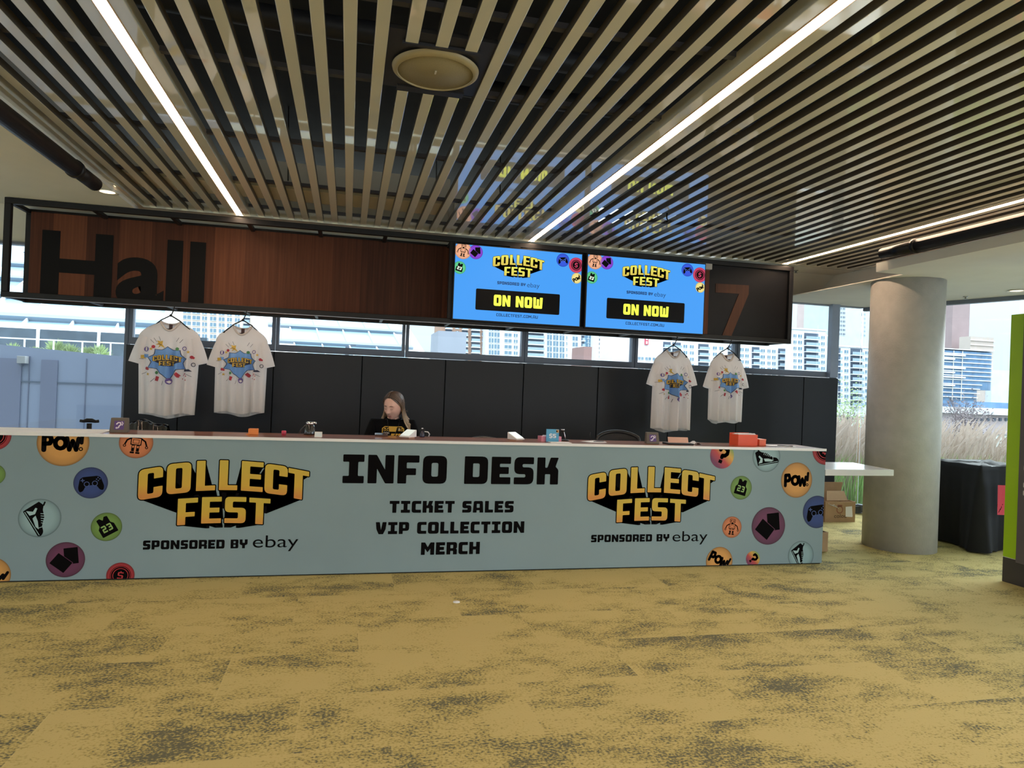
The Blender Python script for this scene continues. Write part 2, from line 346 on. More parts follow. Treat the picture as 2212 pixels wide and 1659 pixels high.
# icons, drawn in a unit disc: 0 disc, 1 black, 2 light detail
def icon(kind):
    e = disc(0, 0, 1, 0, 0)
    if kind.startswith('pow'):
        k = []
        P = stroke([(-.72,-.3),(-.72,.28),(-.5,.3),(-.44,.12),(-.5,-.02),(-.7,-.04)], .19)
        O = stroke([(-.1+.2*cos(2*pi*i/12), .0+.23*sin(2*pi*i/12)) for i in range(13)], .18)
        W_ = stroke([(.14,.22),(.24,-.28),(.36,.1),(.5,-.28),(.58,.2)], .17)
        X = stroke([(.72,.42),(.7,.02)], .15) + disc(.68,-.24,.085,1,2,16,.04)
        k = P+O+W_+X
        e += xf(k, 0, -.02 if kind == 'pow' else .1, 1.0, R(0) if kind == 'pow' else R(-27))
    elif kind == 'robot':
        k = poly([(-.3,.42,.1),(.3,.42,.1),(.3,.8,.12),(-.3,.8,.12)], 1, 2, .1) + poly([(-.24,.47),(.24,.47),(.24,.75),(-.24,.75)], 0, 3, .07)
        k += disc(-.12,.61,.07,1,4,12) + disc(.12,.61,.07,1,4,12) + poly([(-.1,.34),(.1,.34),(.1,.42),(-.1,.42)])
        k += poly([(-.34,-.18),(.34,-.18),(.34,.34),(-.34,.34)], 1, 2, .06) + poly([(-.28,-.12),(.28,-.12),(.28,.28),(-.28,.28)], 0, 3, .05) + poly([(-.2,-.06),(.2,-.06),(.2,.2),(-.2,.2)], 1, 4, .03) + poly([(-.165,-.03),(.165,-.03),(.165,.17),(-.165,.17)], 0, 5, .02)
        for s_ in (-1, 1):
            k += stroke([(s_*.34,.26),(s_*.56,.12),(s_*.66,-.14)], .1) + disc(s_*.68,-.26,.1,1,2,14,.05)
            k += poly([(s_*.06,-.18),(s_*.24,-.18),(s_*.24,-.6),(s_*.06,-.6)]) + poly([(s_*.1,-.22),(s_*.2,-.22),(s_*.2,-.36),(s_*.1,-.36)], 0, 3) + poly([(s_*.04,-.62),(s_*.3,-.62),(s_*.3,-.74),(s_*.04,-.74)], 1, 2, .03)
        e += xf(k, 0, 0, .95, R(-6))
    elif kind == 'ctrl':
        k = poly([(-.44,.42,.1),(.44,.42,.1),(.62,.3,.15),(.78,-.3,.2),(.7,-.56,.15),(.5,-.5,.1),(.3,-.16,.1),(-.3,-.16,.1),(-.5,-.5,.1),(-.7,-.56,.15),(-.78,-.3,.2),(-.62,.3,.15)], 1, 2, .1)
        for s_ in (-1, 1): k += disc(s_*.24,-.06,.17,2,3,20,.13) + disc(s_*.24,-.06,.13,1,4,20)
        k += stroke([(-.56,.2),(-.36,.2)], .05, 2, 3) + stroke([(-.46,.1),(-.46,.3)], .05, 2, 3)
        for a in range(4): k += disc(.46+.1*cos(a*pi/2), .2+.1*sin(a*pi/2), .04, 2, 3, 8)
        e += xf(k, 0, 0, .98, R(7))
    elif kind.startswith('shoe'):
        k = poly([(-.78,.4,.03),(-.5,.5),(-.3,.34),(.05,.22),(.42,-.12),(.74,-.22,.12),(.86,-.42,.1),(.8,-.56,.05),(-.72,-.5,.05)], 1, 2, .04)
        k += poly([(-.66,-.36),(-.36,-.34),(-.3,-.08),(-.5,.16),(-.58,.1),(-.46,-.1)], 2, 3, .02) + poly([(-.22,-.1),(.1,-.16),(.5,-.34),(.3,-.4),(-.16,-.3)], 2, 3, .02)
        for i in range(5): k += stroke([(-.18+i*.11,.16-i*.055),(-.08+i*.11,.3-i*.065)], .035, 2, 3)
        k += stroke([(-.64,-.44),(.76,-.47)], .03, 2, 3) + stroke([(.46,-.14),(.42,-.34)], .03, 2, 3) + stroke([(-.5,.5),(-.6,.62)], .08)
        e += xf(k, 0, 0, .98, R(12) if kind == 'shoe' else R(-58))
    elif kind == 'jersey':
        k = poly([(-.55,-.6),(.55,-.6),(.55,.02),(.38,.2),(.38,.68),(.16,.72),(0,.5),(-.16,.72),(-.38,.68),(-.38,.2),(-.55,.02)], 1, 2, .05)
        k += text_art('23', -.34, .34, -.34, .16, 2, 3, .2, .2, .2)
        e += xf(k, 0, 0, 1, R(-14))
    elif kind == 'jersey_tilted':
        e += [x for x in icon('jersey')[1:]]; e = e[:1] + xf(e[1:], 0, 0, 1, R(44))
    elif kind == 'cards':
        c = [(-.36,-.46),(.36,-.46),(.36,.46),(-.36,.46)]
        e += xf(poly(c, 1, 2, .03), .28, .22, 1, R(6)) + xf(poly([(p*1.06, q*1.06) for p, q in c], 0, 3, .03), -.22, -.18, 1, R(52)) + xf(poly(c, 1, 4, .03), -.22, -.18, 1, R(52))
    elif kind == 'coin':
        e += disc(0,0,.74,1,2,40) + disc(0,0,.56,0,3,36,.51) + disc(0,0,.7,0,3,36,.66)
        e += xf(text_art('$', -.2, .2, -.26, .26, 0, 4, .2, .16), 0, 0, 1, R(-8))
    elif kind.startswith('q'):
        k = stroke([(-.3,.3),(-.26,.5),(0,.56),(.3,.46),(.34,.2),(.2,0),(0,-.06),(0,-.2)], .3) + poly([(-.15,-.66),(.15,-.66),(.15,-.4),(-.15,-.4)], 1, 2, .03)
        e += xf(k, .05, .05, 1, R(-20) if kind == 'q' else R(-52))
    return e
BLACK = mat('print_black', (.0045, .004, .0045), .9, spec=.04)
def badge_mat(name, c, rim, hi=None, emit=0): return ramp_mat(name, [(0, hi or c), (.62, c), (.9, [x*.75 for x in c]), (1, rim)], 'r', emit=emit)
BM = dict(pow=(.60, .30, .075), robot=(.58, .19, .07), ctrl=(.022, .05, .20), shoe=(.26, .40, .44), jersey=(.15, .28, .055), cards=(.13, .028, .085), coin=(.40, .02, .028), q=(.5, .05, .05))
BMAT = {k: badge_mat('badge_'+k, v, [x*.35 for x in v], [min(1, x*1.1) for x in v]) for k, v in BM.items()}
BMAT['q'] = ramp_mat('badge_query', [(0, (.16, .03, .09)), (.35, (.45, .05, .05)), (.7, (.62, .36, .06)), (1, (.2, .35, .12))], 'd', vscale=.42, voff=.45)
BDET = dict(pow=BLACK, robot=BLACK, ctrl=mat('badge_detail_blue', (.06, .1, .3), .5), shoe=mat('badge_detail_pale', (.36, .52, .55), .5), jersey=mat('badge_detail_green', (.25, .42, .12), .5), cards=BLACK, coin=BLACK, q=BLACK)

# ================================================================== THE ROOM
def carpet():
    m = bpy.data.materials.new('carpet_tiles'); m.use_nodes = True; nt = m.node_tree; N = nt.nodes; L = nt.links
    b = N['Principled BSDF']; b.inputs['Roughness'].default_value = .95; b.inputs['Specular IOR Level'].default_value = .1
    tc = N.new('ShaderNodeTexCoord')
    def math_(op, a, b_=None, c=None):
        n = N.new('ShaderNodeMath'); n.operation = op
        for i, q in enumerate((a, b_, c)):
            if q is None: continue
            if isinstance(q, (int, float)): n.inputs[i].default_value = q
            else: L.new(q, n.inputs[i])
        return n.outputs[0]
    sx = N.new('ShaderNodeSeparateXYZ'); L.new(tc.outputs['Object'], sx.inputs[0])
    TW, TH = 1.1, .55
    row = math_('FLOOR', math_('DIVIDE', sx.outputs[1], TH))
    xs = math_('ADD', math_('DIVIDE', sx.outputs[0], TW), math_('MULTIPLY', row, .37))
    colm = math_('FLOOR', xs)
    cb = N.new('ShaderNodeCombineXYZ'); L.new(colm, cb.inputs[0]); L.new(row, cb.inputs[1])
    wn_ = N.new('ShaderNodeTexWhiteNoise'); L.new(cb.outputs[0], wn_.inputs['Vector'])
    off = N.new('ShaderNodeVectorMath'); off.operation = 'SCALE'; off.inputs['Scale'].default_value = 2.2; L.new(wn_.outputs['Color'], off.inputs[0])
    ad = N.new('ShaderNodeVectorMath'); ad.operation = 'ADD'; L.new(tc.outputs['Object'], ad.inputs[0]); L.new(off.outputs[0], ad.inputs[1])
    mp = N.new('ShaderNodeMapping'); mp.inputs['Scale'].default_value = (1, 1.75, 1); L.new(ad.outputs[0], mp.inputs[0])
    n1 = N.new('ShaderNodeTexNoise'); n1.inputs['Scale'].default_value = 1.45; n1.inputs['Detail'].default_value = 10; n1.inputs['Roughness'].default_value = .72; L.new(mp.outputs[0], n1.inputs['Vector'])
    mp3 = N.new('ShaderNodeMapping'); mp3.inputs['Scale'].default_value = (1, 1.15, 1); L.new(tc.outputs['Object'], mp3.inputs[0])
    n2 = N.new('ShaderNodeTexNoise'); n2.inputs['Scale'].default_value = 70; n2.inputs['Detail'].default_value = 4; L.new(mp3.outputs[0], n2.inputs['Vector'])
    sm = math_('ADD', n1.outputs['Fac'], math_('MULTIPLY', math_('SUBTRACT', n2.outputs['Fac'], .5), .62))
    rr = N.new('ShaderNodeValToRGB'); e = rr.color_ramp.elements
    e[0].position = .36; e[0].color = (.13, .13, .09, 1); e[1].position = .52; e[1].color = (.50, .42, .185, 1)
    e2 = e.new(.45); e2.color = (.41, .34, .13, 1)
    L.new(sm, rr.inputs['Fac'])
    fy = math_('FRACT', math_('DIVIDE', sx.outputs[1], TH)); fx = math_('FRACT', xs)
    seam = math_('MAXIMUM', math_('LESS_THAN', fy, .012), math_('LESS_THAN', fx, .006))
    mx = N.new('ShaderNodeMixRGB'); mx.inputs['Color2'].default_value = (.55, .46, .22, 1); L.new(rr.outputs['Color'], mx.inputs['Color1']); L.new(math_('MULTIPLY', seam, .3), mx.inputs['Fac'])
    L.new(mx.outputs[0], b.inputs['Base Color'])
    bp = N.new('ShaderNodeBump'); bp.inputs['Strength'].default_value = .35; bp.inputs['Distance'].default_value = .006; L.new(n2.outputs['Fac'], bp.inputs['Height']); L.new(bp.outputs[0], b.inputs['Normal'])
    return m
def wood_mat(name, c0, c1, c2, scale, rough=.45, axis='z', coat=0.):
    """boards with their own tone and a fine grain; boards run along `axis`"""
    m = bpy.data.materials.new(name); m.use_nodes = True; nt = m.node_tree; N = nt.nodes; L = nt.links
    b = N['Principled BSDF']; b.inputs['Roughness'].default_value = rough; b.inputs['Coat Weight'].default_value = coat; b.inputs['Specular IOR Level'].default_value = .22
    tc = N.new('ShaderNodeTexCoord'); sx = N.new('ShaderNodeSeparateXYZ'); L.new(tc.outputs['Object'], sx.inputs[0])
    a = N.new('ShaderNodeMath'); a.operation = 'MULTIPLY'; a.inputs[1].default_value = scale
    L.new(sx.outputs[0] if axis == 'z' else sx.outputs[1], a.inputs[0])
    fl = N.new('ShaderNodeMath'); fl.operation = 'FLOOR'; L.new(a.outputs[0], fl.inputs[0])
    wn_ = N.new('ShaderNodeTexWhiteNoise'); wn_.noise_dimensions = '1D'; L.new(fl.outputs[0], wn_.inputs['W'])
    mp = N.new('ShaderNodeMapping'); mp.inputs['Scale'].default_value = (45, 45, 1.3) if axis == 'z' else (1.5, 45, 45); L.new(tc.outputs['Object'], mp.inputs[0])
    n = N.new('ShaderNodeTexNoise'); n.inputs['Scale'].default_value = 1.0; n.inputs['Detail'].default_value = 6; L.new(mp.outputs[0], n.inputs['Vector'])
    mxv = N.new('ShaderNodeMath'); mxv.operation = 'MULTIPLY_ADD'; mxv.inputs[1].default_value = .55; L.new(n.outputs['Fac'], mxv.inputs[0])
    q = N.new('ShaderNodeMath'); q.operation = 'MULTIPLY'; q.inputs[1].default_value = .5; L.new(wn_.outputs['Value'], q.inputs[0]); L.new(q.outputs[0], mxv.inputs[2])
    r = N.new('ShaderNodeValToRGB'); e = r.color_ramp.elements; e[0].position = .2; e[0].color = (*c0, 1); e[1].position = .85; e[1].color = (*c2, 1); em = e.new(.5); em.color = (*c1, 1)
    L.new(mxv.outputs[0], r.inputs['Fac']); L.new(r.outputs['Color'], b.inputs['Base Color'])
    return m
M_white = mat('white_plaster', (.72, .70, .63), .85, noise=.03, nscale=3)
M_void = mat('ceiling_void_black', (.012, .012, .014), .8, noise=.3, nscale=4)
M_rail = mat('grey_steel_rail', (.10, .10, .12), .45, metal=.3, noise=.1)
M_black = mat('black_metal', (.012, .011, .012), .45, noise=.2, nscale=10, spec=.3)
M_slat = mat('beige_gloss_slat', (.78, .74, .62), .35, noise=.04, nscale=2, coat=1., bump=.06, bscale=5, stretch=(1, .5, 1), spec=.5)
M_slat.node_tree.nodes['Principled BSDF'].inputs['Coat IOR'].default_value = 2.7; M_slat.node_tree.nodes['Principled BSDF'].inputs['Coat Roughness'].default_value = .03
M_slatside = mat('slat_side_dark', (.09, .075, .06), .4, noise=.05, spec=.4)  # slat sides set darker than the undersides
M_frame = mat('slate_window_frame', (.16, .185, .24), .45, metal=.2, noise=.06, nscale=6)
M_glass = glass_mat('window_glass', (.93, .97, 1.0))

fl = MB().prism([(-9, -14), (9.5, -14), (8.3, -2.6), (7.70, .80), (7.06, 2.62), (-9, 2.62)], -.15, 0, 'xy').build('floor', carpet()); struct(fl)

# ---- ceiling: dark void, beige slats, rails, soffits
ceiling = thing('ceiling', None, None, (0, 0, 3.2)); struct(ceiling)
ZC = 3.208
b = MB().box(-9, 9.5, -14, 2.75, 3.95, 4.1).build('void_slab', M_void, ceiling); struct(b)
LEDX = (-1.135, 1.923, 5.126)
k = -10
X = -.489-.1447*10
while X < 6.08:
    if min(abs(X-q) for q in LEDX) > .115:
        mb = MB()
        spans = [(-9, 1.72)] if not 4 < round((X+.489)/.1447) < 8 else [(-9, -2.395), (-1.835, 1.72)]
        for y0, y1 in spans: mb.box(X-.0315, X+.0315, y0, y1, ZC, ZC+.048)
        sl_ = struct(mb.build('slat', [M_slat, M_slatside], ceiling, bevel=.003))
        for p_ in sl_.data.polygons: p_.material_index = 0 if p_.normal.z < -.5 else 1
    X += .1447
for i, y in enumerate((-3.5, -2.64, -1.79, -.55, .6, 1.55)):
    struct(MB().box(-2.02, 6.1, y-.02, y+.02, ZC+.052, ZC+.08).build('rail', M_rail, ceiling))
mb = MB().box(-2.06, 6.12, 1.7, 1.73, ZC-.01, ZC+.09); mb.box(-2.09, -2.02, -9, 1.73, ZC-.012, ZC+.09); mb.box(6.08, 6.12, -9, 1.73, ZC-.01, ZC+.09)
struct(mb.build('slat_edge_frame', M_slat, ceiling))
mb = MB().box(-2.0, .86, .72, 1.16, 3.262, 3.5); mb.box(.93, 2.4, .88, 1.28, 3.262, 3.5)
struct(mb.build('void_beam', M_white, ceiling))
mb = MB()
for x, y0 in ((.1, -.9), (2.6, .2), (-1.6, -1.5)): mb.tube([(x, y0, 3.7), (x+1.2, y0+.1, 3.72), (x+3.4, y0+.05, 3.7)], .07, 10)
for x in (-.6, .7, 1.3, 2.9, 3.7): mb.tube([(x, .6, 3.95), (x+.02, .6, 3.3)], .006, 6)
struct(mb.build('void_pipe', mat('void_services', (.03, .03, .035), .5, noise=.2), ceiling))
# left white ceiling and the sloped soffit above the glazing
mb = MB().box(-9, -2.09, -14, 1.9, 3.17, 3.5)
mb.add([(-9, 1.73, 3.2), (6.3, 1.73, 3.2), (6.3, 2.12, 3.2), (-9, 2.12, 3.2), (6.3, 2.66, 2.89), (-9, 2.66, 2.89), (6.3, 2.66, 3.5), (-9, 2.66, 3.5), (-9, 1.73, 3.5), (6.3, 1.73, 3.5)],
       [(0, 3, 2, 1), (3, 5, 4, 2), (5, 7, 6, 4), (0, 1, 9, 8), (8, 9, 6, 7), (0, 8, 7, 5, 3), (1, 2, 4, 6, 9)], False)
struct(mb.build('soffit', M_white, ceiling))
mb = MB().prism([(5.52, .27), (7.79, .27), (7.70, .80), (7.06, 2.65), (5.52, 2.65)], 2.89, 2.90, 'xy').prism([(6.14, .27), (7.79, .27), (7.70, .80), (7.06, 2.7), (6.14, 2.7)], 2.901, 3.95, 'xy')
mb.prism([(5.17, -14), (9.5, -14), (8.3, -2.6), (7.79, .25), (5.17, .25)], 2.885, 2.975, 'xy')
struct(mb.build('lowered_soffit', M_white, ceiling))
mb = MB().box(.1, .66, -2.5, -1.86, ZC+.012, ZC+.03); mb.box(.2, .57, -1.9, -1.835, ZC+.001, ZC+.011); mb.box(.19, .57, -2.41, -2.385, ZC-.006, ZC+.01)
struct(mb.build('speaker_backing_panel', mat('black_panel', (.03, .03, .04), .35, noise=.1), ceiling))

# ---- wall column
cc = MB().lathe([(.362, 0), (.362, 2.895)], (5.905, .625, 0), 64)
m = mat('raw_concrete', (.40, .39, .365), .55, noise=.07, nscale=9, bump=.12, bscale=60)
col_ = cc.build('concrete_column', m)
tag(col_, 'thick round raw concrete column between the desk and the black draped table', 'column')

# ---- glazing
def window(n, x0, x1, z0, z1, mull=True, z_head=2.9):
    root = thing('window_%d' % n, None, None, ((x0+x1)/2, 2.65, z0)); struct(root)
    mb = MB().box(x0, x0+.035, 2.60, 2.70, z0-.075, z1)
    if n != 8: mb.box(x1-.035, x1, 2.60, 2.70, z0-.075, z1)
    mb.box(x0+.035, x1-.035, 2.60, 2.70, z0-.075, z0); mb.box(x0+.035, x1-.035, 2.60, 2.7, z1-.02, z1)
    struct(mb.build('window_frame', M_frame, root))
    struct(MB().box(x0+.035, x1-.035, 2.655, 2.662, z0, z1-.02).build('window_pane', M_glass, root))
MX = (-2.36, -.83, .65, 2.12, 3.59, 5.06, 6.56)
for i in range(6): window(i+2, MX[i]+.005, MX[i+1]-.005, 1.958, 2.9)
window(1, -6.2, MX[0]-.005, .12, 2.9); window(8, MX[6]+.005, 7.06, .12, 2.9)
struct(MB().box(6.44, 6.56, 2.52, 2.6, 1.88, 2.9).build('trim_1', mat('slate_mullion', (.27, .32, .43), .4, noise=.05)))
# the right-hand glazed side, at an angle
WR = [(7.06, 2.65), (7.70, .80), (8.3, -2.6)]
for i in range(2):
    (xa, ya), (xb, yb) = WR[i], WR[i+1]
    root = thing('window_%d' % (9+i), None, None, (xa, ya, .12)); struct(root)
    d = Vector((xb-xa, yb-ya, 0)); L_ = d.length; mt = Matrix.Translation((xa, ya, 0)) @ Matrix.Rotation(atan2(d.y, d.x), 4, 'Z')
    mb = MB().box(0, L_, -.04, .04, .02, .12, mt); mb.box(0, L_, -.04, .04, 2.84, 2.9, mt); (mb.box(L_-.05, L_, -.04, .04, .12, 2.84, mt) if i == 1 else None)
    struct(mb.build('window_frame', M_frame, root)); struct(MB().box(.0, L_-.05, -.004, .004, .12, 2.84, mt).build('window_pane', M_glass, root))
struct(MB().box(6.4, 7.06, 2.57, 2.64, .0, .1).build('baseboard_back', mat('dark_sill', (.10, .115, .12), .5, noise=.05)))

# ---- tall dark cabinets along the windows
M_cab = mat('charcoal_cabinet', (.020, .022, .028), .42, noise=.05, nscale=3, spec=.3)
M_cabin = mat('cabinet_gap', (.006, .006, .007), .8)
cx = [-2.30, -1.765, -.808, .147, 1.099, 2.042, 2.988, 3.94, 4.894, 5.872, 6.40]
words = ('first', 'second', 'third', 'fourth', 'fifth', 'sixth', 'seventh', 'eighth', 'ninth', 'tenth and last')
for i in range(10):
    a, b_ = cx[i], cx[i+1]
    t = thing('tall_cabinet', 'tall charcoal cabinet below the windows, %s from the left' % words[i], 'cabinet', ((a+b_)/2, 2.45, 0), 'charcoal cabinets along the window wall')
    MB().box(a, b_, 2.325, 2.598, 0, 1.866).build('carcass', M_cabin, t)
    MB().box(a+.006, b_-.006, 2.30, 2.324, .05, 1.86).build('door', M_cab, t, bevel=.003)

# ================================================================== CEILING FITTINGS
M_led = mat('led_diffuser', (1, .9, .8), .5, emit=((1, .73, .50), 33))
M_gold = mat('led_reflector_lip', (.75, .50, .33), .3, metal=.3, noise=.05)
names = ('left', 'middle', 'right')
for x, lab in zip(LEDX, ('long recessed light strip above the word sign at left', 'long recessed light strip ending above the two screens', 'long recessed light strip at far right above the numeral panel')):
    t = thing('light_strip', lab, 'ceiling light', (x, -3, ZC), 'recessed light strips')
    mb = MB().box(x-.105, x-.036, -9, 1.70, ZC, ZC+.075); mb.box(x+.036, x+.105, -9, 1.70, ZC, ZC+.075); mb.box(x-.036, x+.036, -9, 1.7, ZC+.05, ZC+.075)
    mb.build('housing', M_slat, t, bevel=.003)
    mb = MB().box(x-.036, x-.031, -9, 1.7, ZC-.003, ZC+.04); mb.box(x+.031, x+.036, -9, 1.7, ZC-.003, ZC+.04); mb.build('lip', M_gold, t)
    MB().box(x-.031, x+.031, -9, 1.68, ZC+.004, ZC+.03).build('diffuser', M_led, t)
t = thing('ceiling_speaker', 'round beige ceiling speaker set into the slats', 'speaker', (.38, -2.16, ZC))
MB().lathe([(.225, 0), (.222, -.012), (.20, -.026), (.196, -.024), (.196, .01)], (.38, -2.16, ZC), 64, cap=False).build('rim', mat('speaker_beige', (.36, .29, .16), .4, noise=.05), t)
MB().lathe([(.0005, -.02), (.1975, -.018), (.1975, .0)], (.38, -2.16, ZC), 64).build('grille', mat('speaker_grille', (.27, .22, .125), .6, noise=.12, nscale=200), t)
MB().box(.374, .383, -2.19, -2.155, ZC-.023, ZC-.0185).build('badge', mat('speaker_badge', (.6, .56, .5), .3), t)
for p0, p1, jx, lab in (((-2.14, -6, 3.10), (-2.08, .55, 3.10), .28, 'long black tube under the white ceiling at upper left'), ((5.13, -6, 3.045), (5.13, .12, 3.045), -.28, 'long black tube beside the lowered ceiling at right')):
    t = thing('ceiling_tube', lab, 'tube', p0)
    p0, p1 = Vector(p0), Vector(p1); d = (p1-p0).normalized()
    MB().tube([p0, p1-d*.42], .062, 20).build('tube_body', M_black, t)
    MB().tube([p1-d*.44, p1-d*.42, p1-d*.4], [.07, .07, .07], 20).build('collar', M_black, t)
    MB().tube([p1-d*.4, p1], .056, 20).build('end_section', M_black, t)
    for s_ in (5.2,): q_ = p1-d*s_; MB().tube([q_, q_+Vector((0, 0, .07 if q_.x < 0 else .16))], .008, 6).build('bracket', M_rail, t)
def downlight(x, y, z, lab):
    t = thing('downlight', lab, 'ceiling light', (x, y, z), 'round recessed downlights')
    MB().lathe([(.062, .0), (.09, -.004), (.094, -.01), (.09, -.014), (.062, -.008)], (x, y, z), 32, cap=False).build('trim_ring', mat('downlight_ring', (.8, .78, .72), .35), t)
    MB().lathe([(.0005, -.004), (.066, -.004), (.066, -.001)], (x, y, z), 32).build('lens', mat('warm_lamp', (1, .8, .6), .5, emit=((1, .75, .45), 5)), t)
downlight(-2.145, 1.06, 3.17, 'round warm downlight in the white ceiling above the word sign')
downlight(7.30, .56, 2.89, 'round warm downlight in the lowered ceiling at far right')
for x, y, z, lab in ((5.48, 2.0, 3.2, 'small sprinkler head on the ceiling just right of the numeral panel'), (7.24, 1.17, 2.89, 'small sprinkler head on the ceiling right of the column')):
    t = thing('sprinkler', lab, 'sprinkler', (x, y, z))
    MB().lathe([(.03, 0), (.028, -.008), (.01, -.012), (.008, -.03)], (x, y, z), 16).build('body', mat('chrome_grey', (.5, .5, .5), .25, metal=.8), t)
    MB().lathe([(.022, -.032), (.024, -.035), (.006, -.037)], (x, y, z), 16).build('deflector', mat('chrome_grey', (.5, .5, .5)), t)
t = MB().tube([(2.79, .12, ZC+.02), (2.79, .12, ZC-.03), (2.81, .12, ZC-.055), (2.79, .12, ZC-.075), (2.77, .12, ZC-.055)], .007, 8).build('ceiling_hook', M_black)
tag(t, 'small dark hook hanging between the ceiling slats', 'hook')

# ================================================================== OVERHEAD SIGN
Y0, Y1, XL, XR, ZT, ZB = 1.65, 2.10, -3.196, 5.206, 3.167, 2.230
XM = 1.035; q = .055
sign = thing('overhead_sign', 'long black framed overhead sign with the word Hall and the numeral 7', 'sign', (1, 1.9, ZB))
M_wood = wood_mat('walnut_veneer', (.040, .013, .007), (.095, .030, .014), (.185, .062, .027), 3.3, .55)
M_letter = mat('sign_letter_black', (.008, .007, .007), .6, spec=.15)
def bar(name, *a, m=M_black): return MB().box(*a).build(name, m, sign, bevel=.004)
for z0 in (ZB, ZT-q):
    bar('front_beam', XL, XR, Y0, Y0+q, z0, z0+q); bar('back_beam', XL, XR, Y1, Y1+q, z0, z0+q)
for x in (XL, XM-q/2, XR-q): bar('post', x, x+q, Y0, Y0+q, ZB+q, ZT-q)
for x in (XL, XR-q): bar('post', x, x+q, Y1, Y1+q, ZB+q, ZT-q)
for i, x in enumerate((XL, -2.49, -1.79, -1.07, -.37, .31, XM, 1.75, 2.45, 3.15, 3.85, 4.55, XR-q)):
    bar('cross_bar', x, x+.04, Y0+q, Y1, ZT-.045, ZT-.005); bar('cross_bar', x, x+.03, Y0+q, Y1, ZB+.005, ZB+.035, m=M_rail if 0 < i < 12 else M_black)
MB().box(XL+q, XM+.1, Y1-.02, Y1-.001, ZB+.03, ZT-.03).build('wood_panel', M_wood, sign)
MB().box(XM+q, XR-q, Y0+.045, Y0+.06, ZB+q, ZT-q).build('dark_panel', mat('charcoal_panel', (.010, .0095, .011), .42, noise=.1, spec=.18), sign)
MB().box(4.0, 4.10, Y0+.03, Y0+.0445, ZB+q, ZT-q).build('wood_strip', M_wood, sign)
font_mb('Hall', -3.035, -1.507, 2.262, 2.965, Y1-.0225, .032).build('lettering', M_letter, sign)
MB().prism([(4.19, 2.895), (4.63, 2.905), (4.63, 2.80), (4.41, 2.26), (4.29, 2.26), (4.50, 2.795), (4.19, 2.79)], Y0+.038, Y0+.0445).build('numeral', wood_mat('numeral_veneer', (.05, .02, .01), (.085, .033, .017), (.12, .047, .024), 9, .5), sign)
MB().box(XL, XR, Y0-.006, Y0-.001, ZB-.002, ZB+.003).build('drip_edge', mat('satin_steel', (.30, .30, .32), .3, metal=.6), sign)

# ---- screens
def em(name, c, s): return mat(name, c, .3, emit=(c, s), spec=.1)
E_blue = ramp_mat('screen_blue', [(0, (.07, .36, .95)), (1, (.085, .46, 1.0))], 'v', .3, emit=1.0)
E_black = mat('screen_black', (.003, .003, .004), .35, spec=.1); E_lime = em('screen_lime', (.68, .78, .07), 1.0); E_navy = em('screen_navy', (.012, .04, .12), 1.)
E_g0 = ramp_mat('screen_gold_upper', [(0, (.72, .55, .10)), (1, (.90, .85, .12))], 'v', .3, 1., vscale=5, voff=-1.0); E_g1 = ramp_mat('screen_gold_lower', [(0, (.75, .62, .12)), (1, (.86, .86, .12))], 'v', .3, 1., vscale=6)
EB = dict(robot=(.85, .42, .25), cards=(.24, .06, .62), jersey=(.11, .58, .26), ctrl=(.04, .10, .70), coin=(.66, .06, .14), pow=(.86, .72, .25))
EMAT = {k_: ramp_mat('screen_badge_'+k_, [(0, [min(1, x*1.15) for x in c]), (.85, c), (1, [x*.6 for x in c])], 'r', .3, 1.) for k_, c in EB.items()}
E_detail = {k_: em('screen_detail_'+k_, c, 1.) for k_, c in dict(robot=(.9, .75, .7), cards=(.24, .06, .62), jersey=(.75, .95, .8), ctrl=(.1, .2, .8), coin=(.66, .06, .14), pow=(.01, .01, .01)).items()}
TVB = [('robot', .058, .085, .064), ('cards', .155, .09, .054), ('jersey', .036, .315, .048), ('ctrl', .845, .10, .052), ('coin', .955, .155, .06), ('pow', .963, .335, .042)]
